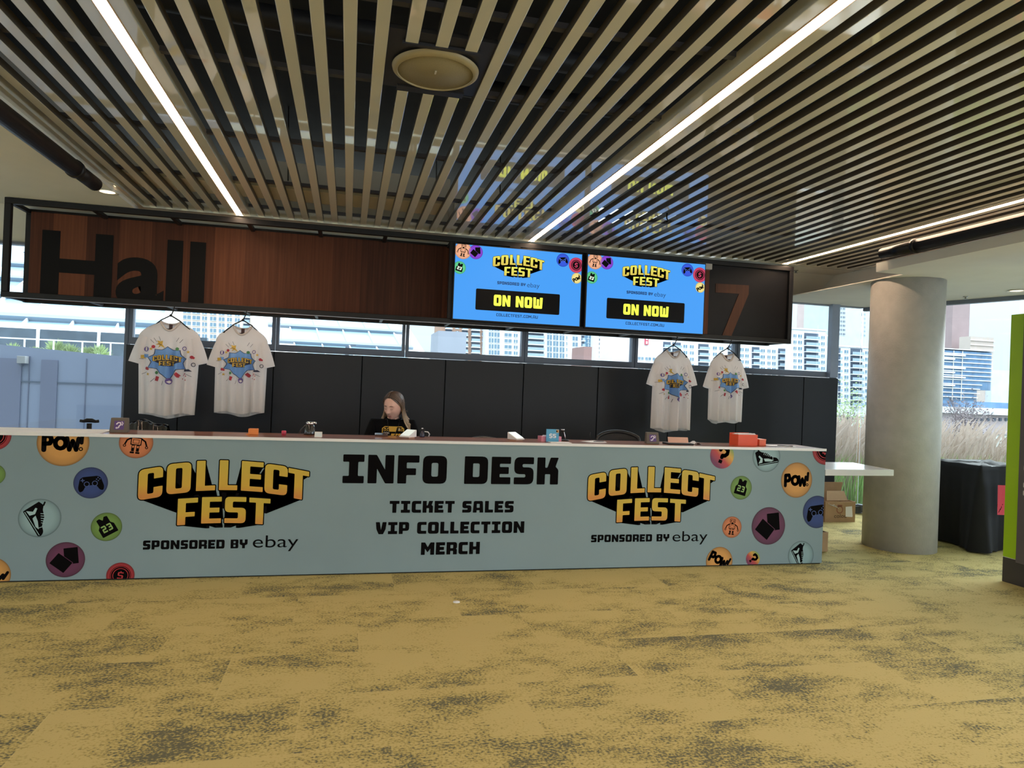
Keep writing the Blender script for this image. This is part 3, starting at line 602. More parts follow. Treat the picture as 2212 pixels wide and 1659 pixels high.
def television(x0, x1, z0, z1, lab):
    yF = 1.60; W_, H_ = x1-x0, z1-z0
    t = thing('television', lab, 'screen', ((x0+x1)/2, yF, z0), 'wide wall screens')
    MB().box(x0-.012, x1+.012, yF+.002, yF+.045, z0-.014, z1+.014).build('casing', M_black, t, bevel=.004)
    f = lambda u, v, l: (x0+u*W_, yF-.0003-l*.0005, z1-v*W_)
    asp = H_/W_; clip = (0, 1, -asp, 0)
    # art v runs upward, so use negative rows
    g = lambda u, v, l: (x0+u*W_, yF-.0003-l*.0005, z1+v*W_)
    make_art('display', poly([(0, -asp), (1, -asp), (1, 0), (0, 0)], 0, 0), [E_blue], g, t)
    for kd, u, v, r in TVB:
        vv = -v*asp; c = ((0-u)/r, (1-u)/r, (-asp-vv)/r, (0-vv)/r)
        els = icon(kd if kd != 'jersey' else 'jersey')
        if kd == 'pow': els = els[:1] + xf(icon('pow')[1:], 0, -.1, 1, R(32))
        make_art('badge_graphic', els, [EMAT[kd], E_black, E_detail[kd]], (lambda a, b_, l, u=u, vv=vv, r=r: g(u+a*r, vv+b_*r, 1+l)), t, clip=c)
    LW = .405
    make_art('logo_graphic', LOGO, [E_g0, E_g1, E_black], (lambda a, b_, l: g(.492+(a-.5)*LW, -.136+(b_-.19)*LW, 1+l)), t)
    for wd_ in text_words('SPONSORED BY', .330, .552, -.281, -.258, 0, 1): make_art('caption', wd_, [E_navy], g, t)
    font_mb('ebay', x0+.565*W_, x0+.665*W_, z1-.298*W_, z1-.252*W_, yF-.0012, -.004).build('sponsor_word', E_navy, t)
    make_art('message_panel', poly([(.168, -.486), (.832, -.486), (.832, -.325), (.168, -.325)], 0, 1, .012), [E_black], g, t)
    [make_art('message', wd_, [E_lime], g, t) for wd_ in text_words('ON NOW', .308, .694, -.447, -.362, 0, 2, .32, .25, .12, .04, .2)]
    make_art('web_address', text_art('COLLECTFEST.COM.AU', .332, .660, -.525, -.503, 0, 1, .22, .2, .14), [E_navy], g, t)
    MB().box(x0+.42*W_, x0+.50*W_, yF+.0, yF+.03, z1+.012, z1+.022).build('sensor_bump', M_black, t)
    
    for xb in (x0+.3, x1-.4): MB().box(xb, xb+.1, yF+.045, yF+.085, z0+.2, z1-.2).build('wall_bracket', M_rail, t)
television(1.062, 2.484, 2.281, 3.083, 'left of the two bright blue screens mounted on the overhead sign')
television(2.556, 3.996, 2.280, 3.090, 'right of the two bright blue screens, beside the numeral 7')
t = MB().box(3.9, 4.10, 1.625, 1.679, 3.045, 3.11).build('cable_trunking', mat('pale_grey_plastic', (.45, .43, .42), .5)); tag(t, 'pale grey stub of trunking behind the top right corner of the right screen', 'trunking')

# ================================================================== INFO DESK
M_teal = mat('desk_vinyl_teal', (.225, .315, .355), .5, noise=.04, nscale=1.5, spec=.3)
M_cwood = wood_mat('counter_walnut', (.16, .05, .022), (.32, .115, .05), (.5, .22, .11), 7, .28, axis='y', coat=.4)
M_edge = mat('white_edge_band', (.80, .80, .82), .3)
DX0, DX1, DT = -3.6, 4.468, 1.10
desk = thing('info_desk', 'long pale teal reception desk printed with the words info desk and round badges', 'desk', (.45, .25, 0))
MB().box(DX0, DX1, .001, .03, .012, DT-.02).build('front_panel', M_teal, desk)
MB().box(DX0, DX1-.002, .02, .05, 0, .012).build('plinth', M_black, desk)
MB().box(DX1-.03, DX1-.001, .03, .46, .0, DT-.02).build('end_panel', M_teal, desk)
MB().box(DX0, DX1-.03, .43, .46, .0, DT-.02).build('back_panel', M_black, desk)
MB().box(DX0, DX1, -.002, .48, DT-.02, DT).build('counter_top', M_cwood, desk)
MB().box(DX0, DX1+.002, -.008, -.002, DT-.022, DT+.001).build('edge_band', M_edge, desk)
MB().box(DX0, DX1-.04, .46, .86, .715, .745).build('work_surface', M_cwood, desk)
for x in (-3.4, -1.4, .9, 2.9, 4.3): MB().box(x-.02, x+.02, .5, .84, 0, .715).build('work_surface_support', M_black, desk)
plane = lambda u, v, l: (u, -.0004-l*.0005, v)
G0 = ramp_mat('print_gold_upper', [(0, (.60, .24, .045)), (.35, (.60, .37, .035)), (1, (.55, .40, .04))], 'v', .5, vscale=5.2, voff=-.95)
G1 = ramp_mat('print_gold_lower', [(0, (.62, .25, .05)), (.45, (.6, .38, .035)), (1, (.56, .41, .04))], 'v', .5, vscale=6.2, voff=0)
for x0, wd in ((-1.516, 1.243), (2.083, 1.225)):
    make_art('show_logo_print', LOGO, [G0, G1, BLACK], (lambda a, b_, l, x0=x0, wd=wd: plane(x0+a*wd, .407+b_*wd, l)), desk)
for a, b_, z0, z1, e0, e1, ez0, ez1 in ((-1.467, -.717, .228, .297, -.678, -.335, .200, .327), (2.131, 2.876, .238, .303, 2.908, 3.256, .205, .328)):
    for wd_ in text_words('SPONSORED BY', a, b_, z0, z1): make_art('sponsor_print', wd_, [BLACK], plane, desk)
    font_mb('ebay', e0, e1, ez0, ez1, -.0012, -.003).build('sponsor_word', BLACK, desk)
for txt, a, b_, z0, z1, nm in (('INFO DESK', -.013, 1.806, .743, .976, 'title_print'), ('TICKET SALES', .372, 1.419, .502, .600, 'service_print'), ('VIP COLLECTION', .266, 1.52, .327, .426, 'service_print'), ('MERCH', .643, 1.139, .152, .255, 'service_print')):
    for wd_ in text_words(txt, a, b_, z0, z1, 0, 1, .31, .255, .13, .035, .22): make_art(nm, wd_, [BLACK], plane, desk)
BADGES = [('coin', -2.482, 1.072, .106), ('jersey', -2.48, .789, .077), ('pow_low', -2.473, .056, .132), ('pow', -2.037, 1.030, .175), ('robot', -1.544, 1.040, .119), ('ctrl', -1.842, .733, .117), ('shoe_low', -2.17, .471, .142),
          ('jersey_tilted', -1.723, .403, .107), ('cards', -1.989, .161, .131), ('coin', -1.614, .035, .098), ('q', 3.373, 1.02, .121), ('shoe', 3.832, 1.018, .145), ('coin', 4.463, 1.09, .142), ('pow', 4.163, .80, .167), ('jersey', 3.581, .725, .110),
          ('ctrl', 4.397, .498, .155), ('robot', 3.501, .36, .099), ('cards', 3.881, .369, .176), ('pow_low', 3.385, .045, .135), ('q_low', 3.731, .064, .073), ('shoe_low', 4.238, .086, .138)]
for kd, x, z, r in BADGES:
    bk = kd.split('_')[0]; els = icon(kd)
    clip = ((DX0-x)/r, (DX1-x)/r, (.012-z)/r, (DT-.022-z)/r)
    make_art('badge_print', els, [BMAT[bk], BLACK, BDET[bk]], (lambda u, v, l, x=x, z=z, r=r: plane(x+u*r, z+v*r, l*.6)), desk, clip=clip)

# ================================================================== THINGS ON THE COUNTER
CT = DT
M_pap = mat('white_paper', (.82, .82, .84), .7, noise=.02)
M_wplast = mat('white_plastic', (.80, .79, .80), .3, noise=.02)
def rotz(c, a): return Matrix.Translation(c) @ Matrix.Rotation(a, 4, 'Z') @ Matrix.Translation(-Vector(c))
# white covering sheet at the left end
t = MB().box(-3.55, -1.80, .0, .40, CT+.0005, CT+.004).build('paper_sheet', M_pap); tag(t, 'large white sheet covering the left end of the counter', 'paper')
# hearing-loop boxes
M_taupe = mat('taupe_card', (.13, .105, .085), .6, noise=.06)
def loop_box(x, y, w_, h_, d_, a, lab):
    t = thing('hearing_loop_box', lab, 'sign box', (x, y, CT), 'hearing loop boxes')
    m = rotz((x, y, CT), a)
    mb = MB(); mb.add([m @ Vector(p) for p in [(x-w_/2, y-d_/2, CT), (x+w_/2, y-d_/2, CT), (x+w_/2, y+d_/2, CT), (x-w_/2, y+d_/2, CT), (x-w_/2*.92, y-d_*.1, CT+h_), (x+w_/2*.92, y-d_*.1, CT+h_), (x+w_/2*.92, y+d_/2, CT+h_), (x-w_/2*.92, y+d_/2, CT+h_)]],
           [(3, 2, 1, 0), (4, 5, 6, 7), (0, 1, 5, 4), (1, 2, 6, 5), (2, 3, 7, 6), (3, 0, 4, 7)], False)
    mb.build('box_body', M_taupe, t, bevel=.003)
    f = lambda u, v, l: m @ Vector((x+u*w_, y-d_/2+(v+.5)*d_*.4-.0006-l*.0006, CT+(v+.5)*h_))
    els = poly([(-.26, -.3), (.26, -.3), (.26, .3), (-.26, .3)], 0, 0)
    els += stroke([(-.13, .08), (-.06, .18), (.06, .18), (.1, .06), (.0, -.06), (-.02, -.16), (-.12, -.2)], .075, 1, 1) + stroke([(.14, .24), (.2, .14), (.16, .0)], .045, 1, 1) + disc(-.12, -.18, .06, 1, 1, 16)
    make_art('ear_symbol', els, [mat('symbol_purple', (.10, .05, .22), .5), mat('symbol_pale', (.85, .78, .86), .5)], f, t)
loop_box(-1.72, .2, .13, .112, .07, R(6), 'small taupe box with a pale ear symbol beside the white sheet on the counter')
loop_box(2.765, .2, .125, .104, .06, R(-4), 'small taupe box with a pale ear symbol below the third hanging shirt')
# orange block
t = thing('orange_box', 'small bright orange open box on the counter below the second shirt from left', 'box', (-.735, .25, CT))
MB().box(-.775, -.70, .22, .28, CT, CT+.05).build('box_body', mat('orange_card', (.85, .27, .055), .45), t, bevel=.004)
MB().prism([(-.795, CT), (-.775, CT), (-.775, CT+.012), (-.79, CT+.004)], .225, .275).build('flap', mat('orange_card', (.85, .27, .055)), t)
t = thing('bottle_cap', 'tiny pink red cap standing on the counter left of the black flask', 'cap', (-.50, .25, CT))
MB().lathe([(.017, 0), (.017, .008), (.019, .01), (.019, .034), (.016, .038)], (-.50, .25, CT), 20).build('cap_body', mat('pink_red', (.60, .05, .10), .35), t)
MB().lathe([(.0195, .014), (.0195, .02)], (-.5, .25, CT), 20, cap=False).build('ridge', mat('pink_red_dark', (.40, .03, .07), .4), t)
# black vacuum flask
fx, fy = -.30, .38
t = thing('vacuum_flask', 'black vacuum flask with a chrome lid on the counter left of the person', 'flask', (fx, fy, CT))
MB().lathe([(.050, 0), (.052, .01), (.050, .03), (.040, .07), (.030, .088)], (fx, fy, CT), 28).build('flask_body', mat('flask_black', (.02, .02, .022), .2, coat=.5), t)
MB().lathe([(.031, .087), (.034, .092), (.034, .104), (.024, .112)], (fx, fy, CT), 28).build('lid', mat('chrome', (.75, .75, .78), .12, metal=1.), t)
MB().tube([(fx+.02, fy-.005, CT+.1), (fx+.045, fy-.01, CT+.102), (fx+.052, fy-.01, CT+.092)], [.012, .01, .008], 10).build('spout', mat('chrome', (.75, .75, .78)), t)
MB().tube([(fx-.03, fy, CT+.085), (fx-.065, fy, CT+.05), (fx-.09, fy, CT+.008)], [.008, .011, .01], 8, flat=.6).build('handle', mat('flask_black', (.02, .02, .022)), t)
# small white card stand
t = thing('card_stand', 'small white tilted card stand right of the black flask', 'card stand', (-.222, .16, CT))
mb = MB(); mb.prism([(.12, CT), (.175, CT), (.168, CT+.042), (.158, CT+.042)], -.25, -.19, 'xz'); mb.v = [(c, a, z) for a, c, z in mb.v]
mb.build('stand', M_wplast, t, bevel=.002)
MB().add([(-.246, .121, CT+.006), (-.194, .121, CT+.006), (-.194, .1555, CT+.039), (-.246, .1555, CT+.039)], [(0, 1, 2, 3)], False).build('card_face', mat('pale_blue_card', (.70, .80, .86), .5), t)
# payment terminals
def terminal(x, y, a, lab):
    t = thing('payment_terminal', lab, 'payment terminal', (x, y, CT), 'white payment terminals'); m = rotz((x, y, CT), a)
    V = lambda *p: m @ Vector((x+p[0], y+p[1], CT+p[2]))
    mb = MB(); mb.add([V(-.05, -.06, .012), V(.05, -.06, .012), V(.05, .06, .012), V(-.05, .06, .012), V(-.05, -.06, .022), V(.05, -.06, .022), V(.05, .06, .075), V(-.05, .06, .075)], [(3, 2, 1, 0), (4, 5, 6, 7), (0, 1, 5, 4), (1, 2, 6, 5), (2, 3, 7, 6), (3, 0, 4, 7)], False)
    mb.build('body', M_wplast, t, bevel=.006)
    mb = MB(); mb.add([V(-.044, -.05, .029), V(.044, -.05, .029), V(.044, .05, .0725), V(-.044, .05, .0725)], [(0, 1, 2, 3)], False)
    mb.build('touch_screen', mat('terminal_screen', (.78, .9, .9), .15, emit=((.85, 1, .98), .45)), t)
    MB().box(x-.042, x+.042, y-.045, y+.045, CT, CT+.012, m).build('base', mat('terminal_base', (.55, .33, .24), .5), t, bevel=.003)
terminal(.515, .2, R(-38), 'white wedge payment terminal on the counter in front of the person')
terminal(1.465, .2, R(32), 'white wedge payment terminal standing between the person and the pink box')
# phone lying tilted near the person
t = thing('card_reader', 'small brown handheld card reader on the counter in front of the person', 'card reader', (.30, .40, CT)); m = Matrix.Translation((.30, .40, CT+.004)) @ Matrix.Rotation(R(14), 4, 'X')
MB().box(-.055, .055, -.03, .03, 0, .016, m).build('body', mat('brown_plastic', (.10, .055, .045), .3, coat=.3), t, bevel=.005)
MB().box(-.045, .045, -.024, .024, .0161, .0168, m).build('screen', mat('reader_screen', (.02, .02, .025), .15), t)
# spray bottle
sx_, sy_ = .675, .38
t = thing('spray_bottle', 'small dark spray bottle with pale trigger right of the person', 'bottle', (sx_, sy_, CT))
MB().lathe([(.022, 0), (.024, .006), (.022, .03), (.012, .048), (.009, .058)], (sx_-.02, sy_, CT), 20).build('bottle_body', mat('navy_plastic', (.02, .022, .06), .25, coat=.3), t)
MB().box(sx_-.034, sx_+.004, sy_-.008, sy_+.008, CT+.058, CT+.072).build('spray_head', M_black, t, bevel=.003)
MB().tube([(sx_+.0, sy_, CT+.05), (sx_+.03, sy_, CT+.046), (sx_+.045, sy_, CT+.028), (sx_+.038, sy_, CT+.006)], .005, 8).build('trigger', mat('pale_plastic', (.7, .7, .75), .3), t)
MB().lathe([(.006, .072), (.009, .078), (.005, .082)], (sx_-.02, sy_, CT), 12).build('cap', mat('pale_plastic', (.7, .7, .75)), t)
# pink box and price card
t = thing('pink_box', 'pink open cardboard box of papers behind the blue price card', 'box', (1.79, .25, CT)); m = rotz((1.79, .25, CT), R(3))
mb = MB(); W_ = .095
mb.box(1.79-W_, 1.79+W_, .20, .204, CT, CT+.044, m); mb.box(1.79-W_, 1.79+W_, .30, .304, CT, CT+.044, m); mb.box(1.79-W_, 1.79-W_+.004, .204, .30, CT, CT+.044, m); mb.box(1.79+W_-.004, 1.79+W_, .204, .30, CT, CT+.044, m); mb.box(1.79-W_+.004, 1.79+W_-.004, .204, .30, CT, CT+.004, m)
mb.build('box_body', mat('pink_card', (.72, .28, .38), .5, noise=.03), t)
mb = MB()
for i in range(9): mb.box(1.73, 1.85, .215+i*.009, .2185+i*.009, CT+.004, CT+.046+.006*sin(i*2.3), m)
mb.build('leaflets', M_pap, t)
t = thing('price_card', 'blue five dollar price card standing on the counter against the pink box', 'sign', (1.79, .17, CT))
MB().box(1.735, 1.852, .172, .176, CT, CT+.112).build('card', mat('card_blue', (.09, .36, .60), .45), t)
make_art('price', text_art('$5', 1.762, 1.826, CT+.034, CT+.070, 0, 1, .26, .2, .12), [M_wplast], lambda u, v, l: (u, .1716-l*.0004, v), t)
make_art('corner_mark', poly([(1.826, CT+.082), (1.85, CT+.082), (1.85, CT+.108), (1.826, CT+.108)], 0, 1) + disc(1.832, CT+.094, .007, 1, 2, 10), [mat('card_orange', (.6, .3, .1), .5), BLACK], lambda u, v, l: (u, .1716-l*.0004, v), t)
t = MB().box(1.74, 1.93, .03, .13, CT+.0005, CT+.004).build('flyer', M_pap, bevel=.001); tag(t, 'flat white flyer on the counter just in front of the price card', 'paper')
# gooseneck microphone
mx_, my_ = 1.955, .3
t = thing('microphone', 'gooseneck desk microphone with round dark head right of the price card', 'microphone', (mx_, my_, CT))
MB().lathe([(.035, 0), (.034, .008), (.012, .014)], (mx_, my_, CT), 24).build('base', M_black, t)
MB().tube([(mx_, my_, CT+.01), (mx_-.004, my_, CT+.04), (mx_-.014, my_, CT+.075), (mx_-.022, my_-.004, CT+.088)], .0045, 10).build('gooseneck', mat('satin_silver', (.65, .65, .68), .25, metal=.9), t)
MB().ball((mx_-.032, my_-.008, CT+.092), .018, 16, 10).build('head', M_black, t)
MB().lathe([(.0185, .0), (.02, .004), (.0185, .008)], (mx_-.032, my_-.008, CT+.1), 20, cap=False).build('rim', mat('satin_silver', (.65, .65, .68)), t)
for x, y, a, s_, lab in ((2.20, .22, 24, 1., 'loose white sheets on the counter in front of the black chair back'), (4.10, .20, -20, 1.35, 'loose white sheet near the right end of the counter')):
    t = thing('loose_papers', lab, 'papers', (x, y, CT))
    for j in range(3): MB().box(x-.10*s_, x+.10*s_, y-.07, y+.07, CT+.001+j*.0022, CT+.0025+j*.0022, rotz((x, y, 0), R(a+j*7))).build('sheet', M_pap, t)
    MB().box(x-.02, x+.09*s_, y-.035, y-.025, CT+.008, CT+.014, rotz((x, y, 0), R(a-10))).build('pen', M_black, t, bevel=.002)
t = MB().tube([(2.235, .42, CT), (2.235, .42, CT+.07)], .0022, 6).ball((2.235, .42, CT+.072), .005, 8, 6).build('radio_antenna', M_black); tag(t, 'thin black antenna standing on the counter left of the chair back', 'antenna')
# dark laptop-like tray with pink board
t = thing('card_tray', 'dark tray with a slanted pale pink board right of the second ear symbol box', 'tray', (3.02, .2, CT))
mb = MB().box(2.90, 3.15, .12, .27, CT, CT+.014); mb.build('tray', M_black, t, bevel=.004)
mb = MB(); mb.add([(2.93, .20, CT+.014), (3.135, .20, CT+.014), (3.15, .245, CT+.062), (2.945, .245, CT+.062), (2.93, .206, CT+.014), (3.135, .206, CT+.014), (3.15, .251, CT+.062), (2.945, .251, CT+.062)], [(0, 1, 2, 3), (7, 6, 5, 4), (0, 4, 5, 1), (3, 2, 6, 7), (0, 3, 7, 4), (1, 5, 6, 2)], False)
mb.build('board', mat('pale_pink_board', (.68, .42, .34), .4, coat=.2), t)
mb = MB(); r2 = random.Random(3); pts = [(3.17+.012*i+.008*r2.random(), .16+.03*r2.random()+.04*j, CT+.004+(.042*(1-abs(i-3)/4))*r2.random()) for j in range(3) for i in range(9)]
mb.add(pts, [(j*9+i, j*9+i+1, j*9+i+10, j*9+i+9) for j in range(2) for i in range(8)], False); t = mb.build('crumpled_paper', M_pap, solid=.001); tag(t, 'crumpled white paper right of the tray with the pink board', 'paper')
# red orange boxes
M_red = mat('red_orange_card', (.82, .10, .035), .45, noise=.03)
t = thing('orange_red_box', 'larger orange red box on the counter, full of papers', 'box', (3.76, .26, CT)); m = rotz((3.76, .26, CT), R(8))
mb = MB(); x0, x1, y0, y1, h_ = 3.635, 3.865, .20, .33, .105
for q_ in ((x0, x1, y0, y0+.004, 0, h_), (x0, x1, y1-.004, y1, 0, h_+.012), (x0, x0+.004, y0+.004, y1-.004, 0, h_), (x1-.004, x1, y0+.004, y1-.004, 0, h_), (x0+.004, x1-.004, y0+.004, y1-.004, 0, .004)): mb.box(*q_[:4], CT+q_[4], CT+q_[5], m)
mb.build('box_body', M_red, t)
mb = MB()
for i in range(8): mb.box(x0+.012, x1-.015, y0+.012+i*.012, y0+.019+i*.012, CT+.004, CT+h_+.006+.006*sin(i*1.7), m)
mb.build('papers', M_pap, t)
t = thing('orange_box', 'smaller orange box tucked against the right side of the larger red one', 'box', (3.925, .27, CT)); m = rotz((3.925, .27, CT), R(8))
MB().box(3.885, 3.965, .22, .32, CT, CT+.06, m).build('box_body', mat('tomato_card', (.80, .15, .07), .45, noise=.03), t, bevel=.003)
MB().box(3.884, 3.966, .219, .321, CT+.052, CT+.064, m).build('lid', mat('tomato_card_light', (.80, .22, .12), .45), t)

# ---- behind the counter
t = thing('hammer', 'black hammer shaped T bar standing behind the counter in front of the left window', 'hammer', (-2.24, 1.15, 0))
MB().tube([(-2.24, 1.15, .02), (-2.24, 1.15, 1.10)], [.02, .021], 12).build('shaft', M_black, t)
MB().tube([(-2.315, 1.15, 1.122), (-2.29, 1.15, 1.118), (-2.26, 1.15, 1.126), (-2.22, 1.15, 1.126), (-2.19, 1.15, 1.118), (-2.165, 1.15, 1.122)], [.013, .013, .019, .019, .013, .014], 12).build('grip', M_black, t)
MB().lathe([(.16, 0), (.16, .02), (.03, .03)], (-2.24, 1.15, 0), 24).build('foot', M_black, t)
M_chair = mat('black_chair_plastic', (.014, .014, .016), .32, noise=.1); M_mesh = mat('chair_mesh', (.02, .021, .025), .7, noise=.3, nscale=120)
def office_chair(x, y, top, a, lab, wd=.24):
    t = thing('office_chair', lab, 'chair', (x, y, 0), 'office chairs behind the counter'); m = rotz((x, y, 0), a)
    V = lambda *p: m @ Vector((x+p[0], y+p[1], p[2]))
    mb = MB()
    for i in range(5):
        g = 2*pi*i/5; mb.tube([V(0, 0, .10), V(.30*cos(g), .30*sin(g), .06)], [.03, .018], 8)
    mb.build('base', M_chair, t)
    for i in range(5):
        g = 2*pi*i/5; MB().ball(V(.31*cos(g), .31*sin(g), .032), .032, 10, 8).build('caster', M_chair, t)
    MB().tube([V(0, 0, .08), V(0, 0, .47)], .03, 12).build('gas_lift', M_rail, t)
    MB().box(x-.25, x+.25, y-.25, y+.24, .47, .55, m).build('seat', M_mesh, t, bevel=.03)
    mb = MB(); n = 14; rows = []
    for j in range(7):
        z = .66+(top-.66)*j/6
        for i in range(n+1):
            u = -1+2*i/n; ww = wd*(.92+.08*sin(pi*j/6)); zz = z-(.045*u*u if j == 6 else 0)-(.012*abs(u)**6*(j == 6))
            rows.append(V(u*ww, .24+.05*(1-u*u)+.02*j/6, zz))
    mb.add(rows, [(j*(n+1)+i, j*(n+1)+i+1, (j+1)*(n+1)+i+1, (j+1)*(n+1)+i) for j in range(6) for i in range(n)], True)
    mb.build('backrest', M_mesh, t, solid=.03)
    tp = [Vector(rows[6*(n+1)+i]) for i in range(n+1)]; sd0 = [Vector(rows[j*(n+1)]) for j in range(7)]; sd1 = [Vector(rows[j*(n+1)+n]) for j in range(6, -1, -1)]
    MB().tube(sd0+tp[1:-1]+sd1, .022, 8).build('back_frame', M_chair, t)
    MB().tube([V(0, .2, .50), V(0, .30, .56), V(0, .31, .8)], .025, 8).build('back_post', M_chair, t)
office_chair(2.83, 1.0, 1.135, R(-6), 'black office chair whose curved back rises behind the counter right of the microphone')
office_chair(1.42, 1.05, 1.03, R(4), 'black office chair just showing above the counter left of the second payment terminal')
# black plastic covered seat at the left
t = thing('black_garment', 'crumpled shiny black jacket draped over a chair back behind the first ear symbol box', 'jacket', (-1.84, 1.2, 0))
M_shiny = mat('shiny_black_nylon', (.012, .013, .018), .22, coat=.4, bump=.5, bscale=9)
mb = MB(); n, mm = 26, 14; pts = []
for s_ in (-1, 1):
    for j in range(mm+1):
        for i in range(n+1):
            u = -1+2*i/n; x = -1.83+.235*u; zt_ = 1.135-.05*u*u-.03*(u < -.45)*(abs(u)-.45)*2+.012*sin(7*u+1)
            d = j/mm; z = zt_-.38*d; y = 1.2+s_*(.02+.10*sin(min(1, d*2.2)*pi/2)) + .014*sin(11*u+4*d*s_)+.01*sin(23*u-6*d)
            pts.append((x*1., y, z))
w_ = n+1; q0 = (mm+1)*w_
fs = [(k0+j*w_+i, k0+j*w_+i+1, k0+(j+1)*w_+i+1, k0+(j+1)*w_+i) for k0 in (0, q0) for j in range(mm) for i in range(n)] + [(i, i+1, q0+i+1, q0+i) for i in range(n)]
mb.add(pts, fs, True); mb.build('fabric', M_shiny, t)
mb = MB(); mb.box(-2.03, -1.63, 1.185, 1.215, .45, 1.03); mb.build('chair_back', M_chair, t, bevel=.02)
mb = MB()
for x in (-2.0, -1.66):
    for y in (1.19, 1.55): mb.box(x-.015, x+.015, y-.015, y+.015, 0, .45)
mb.box(-2.03, -1.63, 1.17, 1.58, .45, .49); mb.build('chair_seat_and_legs', M_chair, t)

# ================================================================== T-SHIRTS ON HANGERS
M_cloth = mat('white_cotton', (.93, .90, .90), .85, noise=.015, nscale=4, trans=.5)
M_cloth2 = mat('neck_rib_cotton', (.74, .66, .63), .85, trans=.2)
M_lab = mat('dark_neck_label', (.05, .02, .025), .6)
SH = [mat('shirt_print_blue', (.16, .34, .72), .7), mat('shirt_print_ink', (.02, .025, .06), .7), mat('shirt_print_gold', (.62, .40, .06), .7), mat('shirt_print_red', (.42, .03, .05), .7), mat('shirt_print_green', (.08, .25, .09), .7), mat('shirt_print_purple', (.14, .09, .32), .7), mat('shirt_print_white', (.8, .76, .75), .8)]
def burst_art():
    R_ = [1, .80, 1.02, .80, 1.0, .82, 1.1, .82, 1.0, .8, 1.0, .80, 1.12, .80, 1.0, .82, 1.0, .82]; n = len(R_); out = []; inn = []
    pts = [(r*1.05*cos(pi/2+2*pi*i/n), r*.82*sin(pi/2+2*pi*i/n)) for i, r in enumerate(R_)]
    pts[n//2] = (.12, -1.15)
    fine = []
    for i in range(n):
        a, b_ = Vector(pts[i]), Vector(pts[(i+1) % n]); mid = (a+b_)/2*.97
        for k in range(5):
            s_ = k/5; fine.append(tuple(a*(1-s_)**2+mid*2*s_*(1-s_)+b_*s_*s_))
    e = poly([(x*1.05, y*1.05) for x, y in fine], 1, 1) + poly(fine, 0, 2)
    lg = xf(LOGO_SMALL, -.80, -.32, 1.60)
    e += [(o_, hs, {0: 2, 1: 2, 2: 1}[m_], l_+3) for o_, hs, m_, l_ in lg]
    r3 = random.Random(5)
    for a, r, c, kind in ((112, 1.18, 2, 'fig'), (150, 1.42, 5, 'oval'), (133, 1.22, 3, 'dot'), (142, 1.2, 2, 'star'), (172, 1.42, 2, 'card'), (168, 1.25, 0, 'card'), (206, 1.3, 3, 'bub'), (222, 1.42, 2, 'star'), (235, 1.02, 4, 'dot'), (246, 1.35, 3, 'card'), (276, 1.32, 5, 'ball'), (303, 1.12, 3, 'card'), (312, 1.4, 3, 'dots'), (335, 1.32, 1, 'shoe'), (352, 1.5, 1, 'ring'), (12, 1.42, 3, 'bub'), (28, 1.35, 2, 'star'), (42, 1.28, 5, 'ring'), (55, .98, 4, 'dot')):
        x, y = r*.96*cos(R(a)), r*.9*sin(R(a))
        if kind in ('dot', 'bub'): e += disc(x, y, .1, c, 3, 14) + ([] if kind == 'dot' else disc(x+.1, y-.04, .07, c, 3, 12))
        elif kind == 'oval': e += xf(disc(0, 0, .15, c, 3, 16) + poly([(-.05, -.1), (.05, -.1), (.05, .12), (-.05, .12)], 6, 4), x, y)
        elif kind == 'ring': e += disc(x, y, .13, c, 3, 18, .09)
        elif kind == 'ball': e += disc(x, y-.06, .19, c, 3, 24) + poly([(x-.13, y-.1), (x+.02, y-.02), (x+.13, y-.1), (x+.02, y-.2)], 6, 4)
        elif kind == 'star': e += poly([(x+(.11 if i % 2 == 0 else .045)*cos(pi/2+pi*i/5), y+(.11 if i % 2 == 0 else .045)*sin(pi/2+pi*i/5)) for i in range(10)], c, 3)
        elif kind == 'card': e += xf(poly([(-.1, -.14), (.1, -.14), (.1, .14), (-.1, .14)], c, 3), x, y, 1, R(a-80))
        elif kind == 'fig': e += poly([(x-.26, y-.05), (x-.1, y+.05), (x-.2, y+.2), (x, y+.16), (x+.14, y+.2), (x+.12, y-.02), (x+.3, y-.26), (x+.04, y-.12), (x-.1, y-.24), (x-.04, y-.06)], c, 4) + stroke([(x-.1, y+.02), (x+.08, y-.06)], .03, 1, 5, 3)
        elif kind == 'shoe': e += poly([(x-.2, y), (x+.05, y+.03), (x+.22, y-.1), (x-.2, y-.12)], c, 3)
        elif kind == 'dots':
            for _ in range(7): e += disc(x+r3.uniform(-.25, .2), y+r3.uniform(-.25, .2), .035, c, 3, 8)
    for a in (62, 70, 108, 118, 125, 178, 215, 240, 262, 322): e += stroke([(1.35*cos(R(a)), 1.25*sin(R(a))), (1.7*cos(R(a)), 1.5*sin(R(a)))], .02, 1, 3, 3)
    return e
BURST = burst_art()
